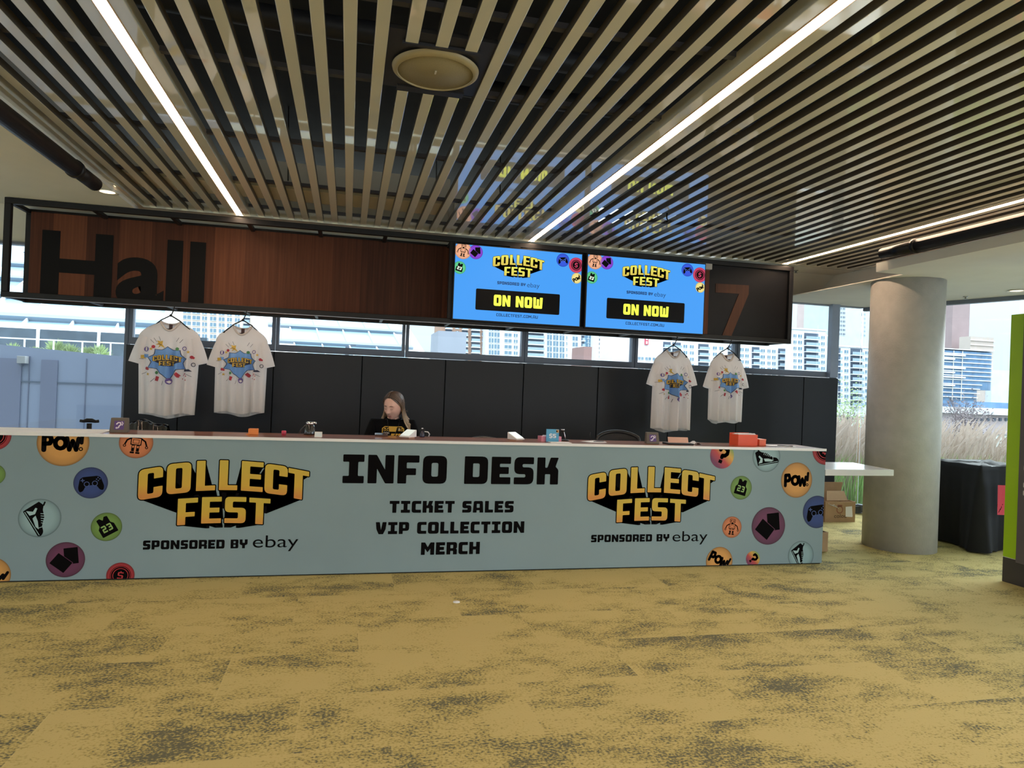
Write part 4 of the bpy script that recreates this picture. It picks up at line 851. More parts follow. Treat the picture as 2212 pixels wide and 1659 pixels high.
def tshirt(x, ztop, ln, wd, seed, yaw, lab, sleeve=1., taper=0., hw=.2):
    """hung shirt: torso tube with falling folds, two sleeves, ribbed neck; x, z of the neck top"""
    rr = random.Random(seed); yc = 1.668
    t = thing('t_shirt', lab, 't-shirt', (x, yc, ztop), 'white t-shirts hanging from the sign'); t.rotation_euler = (0, 0, yaw)
    A = [(rr.uniform(.008, .02), rr.uniform(3, 8.5), rr.uniform(0, 6.3), rr.uniform(-1.5, 1.5)) for _ in range(5)]
    hl = ln
    def wat(d):      # half width at depth d below the neck
        if d < .16: 
            k_ = d/.16; return .085+(wd*.5-.085)*(1-(1-k_)**2.0)
        return wd*.5*(1-taper*(d-.16)/(ln-.16))
    def fold(u, d):
        f = min(1, max(0, (d-.12)/.35)); return sum(a*sin(fr*u*2.4+ph+sk*d) for a, fr, ph, sk in A)*f
    def front(u, d):
        dd = .028+.05*min(1, d/.3); return -dd*max(0, 1-abs(u)**2.6)**.55 + fold(u, d)*max(0, 1-abs(u)**4)
    NU, ND = 64, 34; vs = []; fs = []
    for j in range(ND+1):
        for i in range(2*NU):
            s_ = i/NU
            back = s_ >= 1; u = -1+2*(s_ if not back else 2-s_)
            # neck dip: front lower than back
            dj = (j/ND)**1.15*hl
            dip = (.085 if not back else .022)*max(0, 1-(u)**2)*max(0, 1-dj/.35)**1.2 if True else 0
            sl = 0
            hem = (-.035 if back else 0)*(j/ND)**6*max(0, 1-abs(u)**3)*1.0
            d = dj+dip; wv = wat(dj)
            y = front(u, d) if not back else (.03+.02*min(1, d/.3))*max(0, 1-abs(u)**2.6)**.55 + fold(u*.8+.3, d)*.6
            vs.append((wv*u, y, -d+hem+.012*sin(5*u+seed)*(j/ND)**4))
    W2 = 2*NU
    for j in range(ND):
        for i in range(W2): fs.append((j*W2+i, j*W2+(i+1) % W2, (j+1)*W2+(i+1) % W2, (j+1)*W2+i))
    mb = MB(); mb.add(vs, fs, True)
    for s_ in (-1, 1):
        NS, NL = 20, 8; sv = []; sf = []
        for j in range(NL+1):
            k_ = j/NL; drop = rr.uniform(-.01, .01)
            cx_ = s_*(wd*.5-.095+.095*sleeve*k_**.8); cz_ = -.165-.22*k_*(1.05 if s_ < 0 else 1.)-.02*k_*k_
            ax = Vector((s_*.55, 0, -.83)).normalized(); nx = Vector((.90*s_, 0, .42-.2*k_))
            rad = .085+.006*k_
            for i in range(NS):
                g = 2*pi*i/NS
                p = Vector((cx_, 0, cz_)) + nx*rad*cos(g) + Vector((0, 1, 0))*(.038+.012*sin(3*g+seed+j*.4))*sin(g)
                sv.append(tuple(p))
        for j in range(NL):
            for i in range(NS): sf.append((j*NS+i, j*NS+(i+1) % NS, (j+1)*NS+(i+1) % NS, (j+1)*NS+i))
        mb.add(sv, sf, True)
    mb.build('fabric', M_cloth, t, local=True)
    # ribbed neck band follows the first ring
    ring = [Vector(vs[i]) for i in range(W2)]; ring.append(ring[0]); ring.append(ring[1])
    MB().tube([p+Vector((0, -.002 if p.y < 0 else .002, .0)) for p in ring], .011, 6, cap=False).build('neck_band', M_cloth2, t, local=True)
    MB().box(-.016, .016, .018, .022, -.062, -.018).build('neck_label', M_lab, t, local=True)
    ps = .150*wd/.52; pd = .42*ln
    def f(u, v, l):
        X_ = u*ps; d = pd-v*ps; wv = wat(d); uu = max(-.99, min(.99, X_/wv)); return (X_, front(uu, d)-.010-l*.0009, -d)
    make_art('printed_motif', BURST, SH, f, t, cuts=[-1.8+.06*i for i in range(61)], base=Vector((0, 0, 0)))
    return t
def hanger(x, zbar, zneck, lab, tilt):
    t = thing('clothes_hanger', lab, 'hanger', (x, 1.66, zneck), 'black wire hangers')
    zt_ = zneck+.055
    hook = [(x, 1.632, zbar+.012), (x, 1.625, zbar+.045), (x, 1.655, zbar+.068), (x+.003, 1.70, zbar+.066)] if False else [(x+.035, 1.645, zbar+.004), (x+.028, 1.645, zbar-.03), (x+.012, 1.655, zt_+.018), (x, 1.664, zt_)]
    MB().tube(hook, .0055, 8).build('hook', M_black, t)
    mb = MB()
    mb.tube([(x, 1.664, zt_), (x-.085, 1.664, zt_-.05), (x-.18, 1.664, zt_-.135-tilt)], .006, 8); mb.tube([(x, 1.664, zt_), (x+.085, 1.664, zt_-.05), (x+.18, 1.664, zt_-.135+tilt)], .006, 8)
    mb.build('shoulder_arm', M_black, t)
    MB().tube([(x-.18, 1.664, zt_-.135-tilt), (x+.18, 1.664, zt_-.135+tilt)], .005, 8).build('cross_bar', M_black, t)
    MB().ball((x, 1.664, zt_), .013, 10, 8).build('swivel', M_black, t)
SHIRTS = [(-1.725, 2.080, .905, .56, 11, R(2), 1.0, .10, 'first hanging white t-shirt from the left, the longest of the left pair'),
          (-1.055, 2.075, .865, .50, 23, R(-3), .95, .04, 'second hanging white t-shirt from the left, with a slim square hem'),
          (3.665, 2.070, .91, .50, 37, R(4), 1.0, -.02, 'third hanging white t-shirt from the left, hung below the right screen'),
          (4.362, 2.068, .79, .47, 51, R(5), 1.0, .03, 'shortest hanging white t-shirt, rightmost, below the numeral 7')]
for i, (x, zt_, ln, wd, sd, yw, sl, tp, lab) in enumerate(SHIRTS):
    tshirt(x, zt_, ln, wd, sd, yw, lab, sl, tp)
    hanger(x, ZB, zt_+.012, ('black hanger holding the first t-shirt from the left', 'black hanger holding the second t-shirt from the left', 'black hanger holding the third t-shirt from the left', 'black hanger holding the rightmost short t-shirt')[i], (.004, .0, .002, 0)[i])

# ================================================================== THE PERSON BEHIND THE COUNTER
PX, PY = .435, .98
person = thing('person', 'seated young woman in a black printed top looking down behind the counter', 'person', (PX, PY, 0))
person.scale = (1/S,)*3          # built in metres
M_skin = mat('skin', (.74, .46, .38), .5, noise=.04, nscale=20); M_lips = mat('lips', (.56, .24, .21), .45); M_lid = mat('eyelid_skin', (.68, .41, .335), .5)
M_sweat = mat('black_sweater', (.004, .004, .005), .95, noise=.2, nscale=30, spec=.12); M_jean = mat('dark_trousers', (.03, .035, .05), .8)
def skin_mesh(nodes, edges, root=0, sub=2):
    me = bpy.data.meshes.new('skel'); me.from_pydata([n[:3] for n in nodes], edges, []); o = bpy.data.objects.new('skel', me); COL.objects.link(o)
    m_ = o.modifiers.new('s', 'SKIN'); m_.use_smooth_shade = True; sb = o.modifiers.new('u', 'SUBSURF'); sb.levels = sub; sb.render_levels = sub
    sv = me.skin_vertices[0].data
    for i, n in enumerate(nodes):
        sv[i].radius = (n[3], n[4] if len(n) > 4 else n[3]); sv[i].use_root = (i == root)
    out = bpy.data.meshes.new_from_object(o.evaluated_get(bpy.context.evaluated_depsgraph_get()))
    r = ([tuple(v.co) for v in out.vertices], [tuple(p.vertices) for p in out.polygons])
    bpy.data.objects.remove(o); bpy.data.meshes.remove(me); bpy.data.meshes.remove(out)
    return r
HC = Vector((-.005, -.045, 1.187))                       # head centre
HR = Matrix.Rotation(R(-31), 4, 'Z') @ Matrix.Rotation(R(20), 4, 'X') @ Matrix.Rotation(R(3), 4, 'Y')
def H(x, y, z): return HC + (HR @ Vector((x, y, z)))
# skeleton: seated, forearms on the work surface
body_n = [(0, .03, .50, .145, .11), (0, .04, .64, .115, .085), (0, .03, .82, .125, .09), (0, .02, .97, .125, .08), (0, .012, 1.055, .062, .05), (0, -.008, 1.10, .046, .046), (.0, -.03, 1.15, .048, .052),
          (-.155, .02, 1.025, .055), (-.20, -.03, .86, .043), (-.215, -.12, .72, .038), (-.15, -.24, .705, .032), (-.095, -.33, .70, .024, .03),
          (.155, .02, 1.025, .055), (.20, -.03, .86, .043), (.215, -.12, .72, .038), (.15, -.24, .705, .032), (.09, -.33, .70, .024, .03),
          (-.10, -.06, .50, .085), (-.115, -.38, .50, .06), (-.12, -.40, .25, .05), (-.12, -.38, .07, .035), (-.12, -.50, .035, .03),
          (.10, -.06, .50, .085), (.115, -.38, .50, .06), (.12, -.40, .25, .05), (.12, -.38, .07, .035), (.12, -.50, .035, .03)]
body_e = [(0, 1), (1, 2), (2, 3), (3, 4), (4, 5), (5, 6), (3, 7), (7, 8), (8, 9), (9, 10), (10, 11), (3, 12), (12, 13), (13, 14), (14, 15), (15, 16), (0, 17), (17, 18), (18, 19), (19, 20), (20, 21), (0, 22), (22, 23), (23, 24), (24, 25), (25, 26)]
mb = MB(); v_, f_ = skin_mesh(body_n, body_e); mb.add(v_, f_, True)
for s_ in (-1, 1):                                   # hands: palm, four bent fingers, thumb
    wr = Vector((s_*.0925, -.335, .70)); fwd = Vector((-s_*.45, -.9, 0)).normalized(); sd = Vector((-fwd.y, fwd.x, 0))*(-s_)   # sd: towards the thumb side
    P_ = wr+fwd*.05
    nodes = [(*wr, .022, .018), (*P_, .032, .014), (*(wr+fwd*.085), .034, .012)]
    v_, f_ = skin_mesh(nodes, [(0, 1), (1, 2)], 0, 2); mb.add(v_, f_, True)
    for i, ln in enumerate((.068, .078, .073, .056)):
        r0 = wr+fwd*.078+sd*(.027-.018*i); d = (fwd+sd*(.12-.08*i)).normalized(); dn = Vector((0, 0, -1))
        n_ = [(*r0, .009), (*(r0+d*ln*.45+dn*.006), .0085), (*(r0+d*ln*.75+dn*.022), .008), (*(r0+d*ln*.92+dn*.036), .0065)]
        v_, f_ = skin_mesh(n_, [(0, 1), (1, 2), (2, 3)], 0, 1); mb.add(v_, f_, True)
    r0 = wr+fwd*.03+sd*.024; d = (fwd*.6+sd*.8).normalized()
    v_, f_ = skin_mesh([(*r0, .011), (*(r0+d*.035+Vector((0, 0, -.006))), .010), (*(r0+d*.05+fwd*.022+Vector((0, 0, -.014))), .008)], [(0, 1), (1, 2)], 0, 1); mb.add(v_, f_, True)
# head with a face
def g_(a, a0, sa, z, z0, sz): return exp(-((a-a0)/sa)**2-((z-z0)/sz)**2)
NA, NZ = 72, 56; hv = []; hf = []
for j in range(NZ+1):
    ph = pi*j/NZ
    for i in range(NA):
        a = -pi+2*pi*i/NA        # 0 = face forward (-y)
        z = .118*cos(ph); rad = sin(ph)
        zz = z/.118
        jaw = 1-.30*max(0, -zz)**1.6*(1 if abs(a) < 2 else .8); wx = .071*jaw*(1+.03*zz); wy = .094
        x = wx*rad*sin(a); y = -wy*rad*cos(a)*(1 if cos(a) > 0 else 1.03)
        f = 0
        f += .021*g_(a, 0, .14, z, -.022, .014) + .012*g_(a, 0, .12, z, .003, .022) + .006*g_(a, .13, .09, z, -.029, .008) + .006*g_(a, -.13, .09, z, -.029, .008)
        for s_ in (-1, 1):
            f += -.009*g_(a, s_*.40, .20, z, .012, .013) + .0055*g_(a, s_*.40, .13, z, .009, .009) + .004*g_(a, s_*.38, .25, z, .030, .009) + .004*g_(a, s_*.62, .25, z, -.022, .02) - .003*g_(a, s_*.75, .2, z, -.06, .03)
        f += .0065*g_(a, 0, .20, z, -.056, .007) + .0065*g_(a, 0, .18, z, -.068, .007) - .004*g_(a, 0, .26, z, -.062, .0028) - .003*g_(a, 0, .3, z, -.08, .006) + .009*g_(a, 0, .28, z, -.098, .014)
        k_ = 1+f/.085
        hv.append(H(x*k_, y*k_, z))
for j in range(NZ):
    for i in range(NA):
        hf.append((j*NA+i, (j+1)*NA+i, (j+1)*NA+(i+1) % NA, j*NA+(i+1) % NA))
n0 = len(mb.f); mb.add(hv, hf, True)
for j in range(NZ):
    for i in range(NA):
        a = -pi+2*pi*(i+.5)/NA; z = .118*cos(pi*(j+.5)/NZ)
        if abs(a) < .30*(1-((z+.062)/.016)**2*.6) and abs(z+.062) < .0135: mb.m[n0+j*NA+i] = 1
        if ((abs(a)-.40)/.17)**2+((z-.009)/.0085)**2 < 1: mb.m[n0+j*NA+i] = 2
for s_ in (-1, 1):   # ears
    ev = []; ef = []; ne, me_ = 14, 8
    for j in range(me_+1):
        for i in range(ne):
            g, b_ = 2*pi*i/ne, pi*j/me_
            p = Vector((s_*(.070+.010*sin(b_)*cos(g)*.5+.006*cos(b_)), .006+.016*sin(b_)*cos(g)+.004*sin(b_), .004+.029*sin(b_)*sin(g))); ev.append(H(*p))
    for j in range(me_):
        for i in range(ne): ef.append((j*ne+i, (j+1)*ne+i, (j+1)*ne+(i+1) % ne, j*ne+(i+1) % ne))
    mb.add(ev, ef, True)
body = mb.build('body', [M_skin, M_lips, M_lid], person, local=True)
# brows and lash lines
M_brow = mat('brow_brown', (.10, .05, .03), .8)
for s_ in (-1, 1):
    def on_face(a, z, off=.0015):
        rad = sqrt(max(0, 1-(z/.118)**2)); k_ = 1.0; r_ = 1+off/.085
        return H(.071*rad*sin(a)*r_, -.094*rad*cos(a)*r_, z)
    MB().tube([on_face(s_*(.20+.1*i), .030+.004*sin(pi*i/4)-.0012*i, .0035) for i in range(5)], [.0018, .0026, .0026, .002, .001], 6).build('eyebrow', M_brow, person, local=True)
    MB().tube([on_face(s_*(.25+.075*i), .0045-.003*sin(pi*i/4), .001) for i in range(5)], .0013, 6).build('eyelashes', M_brow, person, local=True)
    mb = MB(); mb.ball(H(s_*.074, .004, -.032), .0045, 10, 8); mb.ball(H(s_*.074, .004, -.042), .0055, 10, 8); mb.build('earring', mat('gold', (.8, .55, .2), .25, metal=1.), person, local=True)
# clothes: sweater and trousers a little fuller than the body
grow = lambda ids, k_: [(*body_n[i][:3], body_n[i][3]+k_, (body_n[i][4] if len(body_n[i]) > 4 else body_n[i][3])+k_) for i in ids]
ids = [0, 1, 2, 3, 4, 7, 8, 9, 10, 12, 13, 14, 15]; mp_ = {q_: i for i, q_ in enumerate(ids)}
nodes = grow(ids, .014); nodes[4] = (0, .005, 1.068, .066, .060)
v_, f_ = skin_mesh(nodes, [(mp_[a], mp_[b_]) for a, b_ in body_e if a in mp_ and b_ in mp_]); mb = MB(); mb.add(v_, f_, True)
sweater = mb.build('sweater', M_sweat, person, local=True)
ids = [0, 17, 18, 19, 20, 22, 23, 24, 25]; mp_ = {q_: i for i, q_ in enumerate(ids)}
v_, f_ = skin_mesh(grow(ids, .012), [(mp_[a], mp_[b_]) for a, b_ in body_e if a in mp_ and b_ in mp_]); mb = MB(); mb.add(v_, f_, True); mb.build('trousers', M_jean, person, local=True)
MB().tube([(.060*cos(2*pi*i/24), -.004+.056*sin(2*pi*i/24), 1.086-.018*(sin(2*pi*i/24) < 0)*abs(sin(2*pi*i/24))) for i in range(25)], .008, 8, cap=False).build('neckline', M_sweat, person, local=True)
# chest print, laid on the sweater by ray
bpy.context.view_layer.update()
from mathutils.bvhtree import BVHTree
bv = BVHTree.FromPolygons([v.co for v in sweater.data.vertices], [tuple(p.vertices) for p in sweater.data.polygons])
def chest(u, v, l):
    x, z = u, v; h = bv.ray_cast(Vector((x, -.6, z)), Vector((0, 1, 0)))
    return (x, (h[0].y if h[0] else -.1)-.0025-l*.0009, z)
Y_ = [mat('print_yellow', (.72, .43, .05), .6), M_sweat, mat('print_grey', (.42, .40, .38), .6)]
e = poly([(-.092, .868), (.092, .868), (.092, .955), (.070, .972), (-.070, .972), (-.092, .955)], 0, 1) + poly([(-.085, .868), (.085, .868), (.085, .952), (.066, .966), (-.066, .966), (-.085, .952)], 1, 2)
for x in (-.078, -.052, .040, .064): e += poly([(x, .934), (x+.020, .934), (x+.018, .958), (x+.003, .958)], 0, 3) + poly([(x+.004, .938), (x+.016, .938), (x+.014, .95), (x+.005, .95)], 1, 4)
e += poly([(-.034, .928), (.022, .928), (.032, .966), (-.038, .966)], 0, 3) + disc(.050, .947, .008, 2, 5, 14)
for x in (-.072, -.055, -.038): e += xf(disc(0, 0, .0085, 2, 3, 14, .004), x, .917)
e += xf(text_art('FEST', .0, .085, .868, .912, 0, 3), 0, 0) + poly([(-.025, .868), (-.006, .868), (.004, .912), (-.014, .912)], 0, 3)
e = xf(e, 0, .045)
xs_ = [-.1+.0125*i for i in range(17)]
make_art('chest_print', e, Y_, chest, sweater, cuts=xs_, base=Vector((0, 0, 0)))
MB().tube([(-.050, -.05, 1.075), (-.045, -.085, 1.02), (-.03, -.118, .95), (-.022, -.122, .925)], .0022, 6).tube([(.052, -.045, 1.075), (.04, -.085, 1.02), (.01, -.118, .95), (-.022, -.122, .925)], .0022, 6).build('lanyard', M_black, person, local=True)
# hair: scalp cap plus falling locks, dark at the roots and fair at the ends
def hair_mat():
    m = bpy.data.materials.new('ombre_hair'); m.use_nodes = True; nt = m.node_tree; N = nt.nodes; L = nt.links; b_ = N['Principled BSDF']
    b_.inputs['Roughness'].default_value = .42; b_.inputs['Specular IOR Level'].default_value = .6
    tc = N.new('ShaderNodeTexCoord'); sp = N.new('ShaderNodeSeparateXYZ'); L.new(tc.outputs['Object'], sp.inputs[0])
    n = N.new('ShaderNodeTexNoise'); n.inputs['Scale'].default_value = 90; mpn = N.new('ShaderNodeMapping'); mpn.inputs['Scale'].default_value = (1, 1, .06); L.new(tc.outputs['Object'], mpn.inputs[0]); L.new(mpn.outputs[0], n.inputs['Vector'])
    ma = N.new('ShaderNodeMath'); ma.operation = 'MULTIPLY_ADD'; ma.inputs[1].default_value = -2.9; ma.inputs[2].default_value = 3.72; L.new(sp.outputs[2], ma.inputs[0])
    ad = N.new('ShaderNodeMath'); ad.operation = 'MULTIPLY_ADD'; ad.inputs[1].default_value = .5; L.new(n.outputs['Fac'], ad.inputs[0]); L.new(ma.outputs[0], ad.inputs[2])
    r = N.new('ShaderNodeValToRGB'); q_ = r.color_ramp.elements; q_[0].position = .35; q_[0].color = (.075, .045, .032, 1); q_[1].position = 1.; q_[1].color = (.58, .45, .30, 1); em_ = q_.new(.7); em_.color = (.24, .16, .10, 1)
    L.new(ad.outputs[0], r.inputs['Fac']); L.new(r.outputs['Color'], b_.inputs['Base Color']); return m
rh = random.Random(4); mb = MB()
# cap
cv = []; cf = []
NA, NZ = 72, 22
for j in range(NZ+1):
    for i in range(NA):
        a = -pi+2*pi*i/NA; aa = abs(a)
        lo = (.088-.075*(aa/1.25)**2.2) if aa < 1.25 else (.013-.11*min(1, (aa-1.25)/.8))
        z = .1195-(.1195-lo)*(j/NZ); rad = sqrt(max(0, 1-(z/.1195)**2))
        part = .003*exp(-(sin(a)*rad/.05)**2)*(1 if cos(a) > -.5 else 0); edge = 1-.03*(j/NZ)**6
        cv.append(H(.0765*rad*sin(a)*edge, (-.0985 if cos(a) > 0 else -.104)*rad*cos(a)*edge+.002, z+.004-part))
for j in range(NZ):
    for i in range(NA): cf.append((j*NA+i, (j+1)*NA+i, (j+1)*NA+(i+1) % NA, j*NA+(i+1) % NA))
mb.add(cv, cf, True)
for s_ in (-1, 1):
    for i in range(120):
        tpos = rh.random()                     # 0 front .. 1 back along the parting
        y0 = -.062+.125*tpos; pts = []
        zt0 = .121*sqrt(max(0, 1-(y0/.104)**2)); wv = rh.uniform(-.01, .01)
        for k_ in range(8):
            g = k_/7; an = g*R(100)            # from the parting down the side of the head
            ye = y0*(1-g)+(.004+.085*tpos)*g; sx = .0785*sqrt(max(.05, 1-(ye/.112)**2))
            pts.append(H(s_*(.002+sx*sin(an)*(1+.02*rh.random())), ye+wv*sin(pi*g), zt0*cos(an)+.003 if an < pi/2 else -.030*(g-.9)/.1+.003))
        last = Vector(pts[-1]); out = Vector((last.x-HC.x, last.y-HC.y, 0)).normalized()
        L_ = rh.uniform(.095, .150)+(.03 if s_ > 0 else .0)
        for k_ in range(1, 6):
            q_ = k_/5
            sway = (out*.012+Vector((.055 if s_ > 0 else -.022, .0, 0))*q_**1.5)*q_ + Vector((0, .02, 0))*q_
            pts.append(last+Vector((0, 0, -L_*q_))+sway+Vector((rh.uniform(-.003, .003), rh.uniform(-.003, .003), 0)))
        n_ = len(pts); mb.tube(pts, [.0035+.0045*sin(pi*min(1, (m__+1)/(n_*.6))/2)*(1 if m__ < n_-3 else (n_-m__)/3.5) for m__ in range(n_)], 5, flat=.7)
for i in range(16):                            # loose fly-away hairs
    s_ = rh.choice((-1, 1)); z = rh.uniform(-.09, .06); p = H(s_*.085, rh.uniform(-.02, .05), z); mb.tube([p, p+Vector((s_*.012, 0, .006)), p+Vector((s_*.022, 0, rh.uniform(-.006, .012)))], [.0008, .0006, .0003], 4)
mb.build('hair', hair_mat(), person, local=True)
office_chair(PX, PY+.06, .88, 0, 'black office chair under the seated woman, hidden by the desk', .22)

# ================================================================== RIGHT OF THE DESK
t = thing('side_shelf', 'white thick shelf top sticking out from the right end of the desk', 'shelf', (4.85, .35, .84))
MB().add([(4.472, -.004, .845), (5.272, .03, .845), (5.34, .69, .845), (4.472, .69, .845), (4.472, -.004, .905), (5.272, .03, .905), (5.34, .69, .905), (4.472, .69, .905)], [(3, 2, 1, 0), (4, 5, 6, 7), (0, 1, 5, 4), (1, 2, 6, 5), (2, 3, 7, 6), (3, 0, 4, 7)], False).build('shelf_top', mat('white_laminate', (.80, .80, .82), .22, coat=.3), t, bevel=.003)
MB().box(4.48, 4.53, .1, .6, 0, .845).build('support_panel', M_black, t)
M_card = mat('brown_cardboard', (.40, .26, .145), .8, noise=.08, nscale=9)
def carton(x0, x1, y0, y1, h_, lab, flap=0., name='cardboard_box'):
    t = thing(name, lab, 'box', ((x0+x1)/2, (y0+y1)/2, 0)); w_ = .006
    mb = MB().box(x0, x1, y0, y0+w_, 0, h_); mb.box(x0, x1, y1-w_, y1, 0, h_); mb.box(x0, x0+w_, y0+w_, y1-w_, 0, h_); mb.box(x1-w_, x1, y0+w_, y1-w_, 0, h_); mb.box(x0+w_, x1-w_, y0+w_, y1-w_, 0, w_)
    mb.build('carton', M_card, t)
    return t
t = carton(6.02, 6.47, 1.98, 2.285, .265, 'open brown cardboard box with raised flaps on the carpet beyond the white shelf')
MB().add([(6.03, 2.284, .265), (6.47, 2.284, .265), (6.52, 2.293, .475), (6.07, 2.293, .475), (6.03, 2.290, .265), (6.47, 2.290, .265), (6.52, 2.299, .475), (6.07, 2.299, .475)], [(0, 1, 2, 3), (7, 6, 5, 4), (0, 4, 5, 1), (1, 5, 6, 2), (2, 6, 7, 3), (3, 7, 4, 0)], False).build('flap', M_card, t)
MB().add([(6.10, 2.06, .265), (6.42, 2.06, .265), (6.40, 2.12, .38), (6.14, 2.12, .38), (6.10, 2.066, .265), (6.42, 2.066, .265), (6.40, 2.126, .38), (6.14, 2.126, .38)], [(0, 1, 2, 3), (7, 6, 5, 4), (0, 4, 5, 1), (1, 5, 6, 2), (2, 6, 7, 3), (3, 7, 4, 0)], False).build('inner_flap', mat('light_cardboard', (.47, .32, .18), .8, noise=.06), t)
font_mb('colou', 6.155, 6.34, .055, .105, 1.9788, .01).build('lettering', mat('box_ink', (.10, .06, .035), .7), t)
make_art('stamp', disc(6.235, .16, .05, 0, 1, 24, .036) + poly([(6.2, .2), (6.27, .2), (6.27, .225), (6.2, .225)], 0, 1), [mat('box_ink_red', (.28, .11, .06), .7)], lambda u, v, l: (u, 1.9788-l*.0003, v), t)
MB().add([(6.325, 1.977, .07), (6.425, 1.977, .065), (6.43, 1.977, .075), (6.415, 1.977, .205), (6.32, 1.977, .198)], [(0, 1, 2, 3, 4)], False).build('paper_label', M_pap, t)
mb = MB()
for i in range(4): mb.tube([(6.06+.03*i, 1.974, .24-.01*i), (6.10+.03*i, 1.973, .215-.008*i), (6.15+.02*i, 1.975, .225-.016*i)], .006, 5, flat=.4)
mb.build('clear_tape', mat('clear_tape', (.75, .72, .66), .15), t)
t = carton(4.60, 4.90, .475, .62, .20, 'small brown cardboard box on the carpet at the right corner of the desk')
t.location.x += .0
# black draped table
tx0, tx1, ty0, ty1, tz = 6.68, 7.50, .36, 1.12, .915
t = thing('draped_table', 'table covered to the floor with a black cloth, right of the concrete column', 'table', ((tx0+tx1)/2, (ty0+ty1)/2, 0))
M_drape = mat('black_cloth', (.006, .006, .008), .75, noise=.2, nscale=6, spec=.35)
mb = MB(); NP, NR = 160, 18; per = []
def rrect(s_, gx, gy):
    # perimeter point of the top rectangle, s_ in 0..1
    Lx, Ly = tx1-tx0, ty1-ty0; P2 = 2*(Lx+Ly); d = s_*P2
    if d < Lx: return Vector((tx0+d, ty0, 0)), Vector((0, -1, 0))
    d -= Lx
    if d < Ly: return Vector((tx1, ty0+d, 0)), Vector((1, 0, 0))
    d -= Ly
    if d < Lx: return Vector((tx1-d, ty1, 0)), Vector((0, 1, 0))
    d -= Lx; return Vector((tx0, ty1-d, 0)), Vector((-1, 0, 0))
vs = []
ctr = Vector(((tx0+tx1)/2, (ty0+ty1)/2, 0))
for j in range(NR+1):
    h = j/NR
    for i in range(NP):
        s_ = i/NP; p, nrm = rrect(s_, 0, 0)
        cd_ = min(abs((p.x-x_))+abs((p.y-y_)) for x_ in (tx0, tx1) for y_ in (ty0, ty1))
        rad = (p-ctr); rad.z = 0; rad.normalize()
        flare = (.012+.035*sin(s_*47)+.02*sin(s_*101+1))*h**.8 + .13*exp(-(cd_/.13)**2)*h
        flare = max(flare, .002)
        q_ = p+nrm*flare*.7+rad*flare*.5
        q_.z = tz*(1-h)+.004+.012*h*(1+sin(s_*60)) - .0
        vs.append(q_)
fs = [(j*NP+i, (j+1)*NP+i, (j+1)*NP+(i+1) % NP, j*NP+(i+1) % NP) for j in range(NR) for i in range(NP)]
# crumpled top
n0 = len(vs); rw = 6
for r_ in range(1, rw):
    for i in range(NP):
        p = vs[i]; q_ = ctr+(p-ctr)*(1-r_/rw); q_.z = tz+.006+.02*sin(i*.35+r_)*sin(r_*1.4)*(.5+.5*sin(i*.11)); vs.append(q_)
vs.append(Vector((ctr.x, ctr.y, tz+.01)))
for r_ in range(rw-1):
    a0 = 0 if r_ == 0 else n0+(r_-1)*NP; a1 = n0+r_*NP
    for i in range(NP): fs.append((a0+i, a0+(i+1) % NP, a1+(i+1) % NP, a1+i))
a0 = n0+(rw-2)*NP
for i in range(NP): fs.append((a0+i, a0+(i+1) % NP, len(vs)-1))
mb.add(vs, fs, True); mb.build('cloth', M_drape, t)
mb = MB().box(tx0+.01, tx1-.01, ty0+.01, ty1-.01, tz-.03, tz-.004); mb.build('table_board', M_rail, t)
mb = MB()
for x in (tx0+.06, tx1-.06):
    for y in (ty0+.06, ty1-.06): mb.tube([(x, y, 0), (x, y, tz-.03)], .016, 8)
mb.build('table_legs', M_rail, t)
MB().tube([(6.66+.045*cos(2*pi*i/16), .74+.0*i, .14+.045*sin(2*pi*i/16)) for i in range(17)], .006, 6).build('caster_ring', M_rail, t) if False else None
t = thing('red_notice', 'red sheet with black scribbled drawing pinned to the black table cloth', 'sheet', (6.88, .24, .4))
nx0, nx1, nz0, nz1 = 6.735, 6.955, .425, .735
ncv = lambda u, v, l: (u, .225-.25*(u-6.80)*.15+.012*sin((v-nz0)*14)-l*.0008-.02+.05*(nz1-v)*-.6, v)
make_art('notice_sheet', poly([(nx0, nz0), (nx1, nz0-.005), (nx1, nz1), (nx0-.008, nz1+.005)], 0, 0), [mat('notice_red', (.55, .025, .045), .6)], ncv, t, cuts=[nx0+.02*i for i in range(12)])
e = xf(stroke([(6.845+.035*cos(i*.55), .52+.035*sin(i*.55)*(1+.1*i/6)) for i in range(18)], .006, 0, 1, 3) + stroke([(6.82, .45), (6.86, .50), (6.89, .46), (6.83, .57), (6.88, .61), (6.84, .68)], .006, 0, 1, 3) + stroke([(6.93, .55), (6.93, .62), (6.95, .57), (6.96, .63), (6.98, .56), (7.0, .62)], .005, 0, 1, 3) + stroke([(6.92, .66), (6.95, .69), (7.0, .66)], .005, 0, 1, 3) + stroke([(6.93, .47), (6.93, .54)], .004, 0, 1, 3) + stroke([(6.96, .47), (6.96, .54)], .004, 0, 1, 3), -.065, 0)
make_art('drawing', e, [BLACK], ncv, t, cuts=[nx0+.02*i for i in range(12)])
MB().ball((6.90, ncv(6.90, nz1, 3)[1], nz1), .011, 10, 8).build('pin', mat('pale_pin', (.8, .8, .6), .3), t)
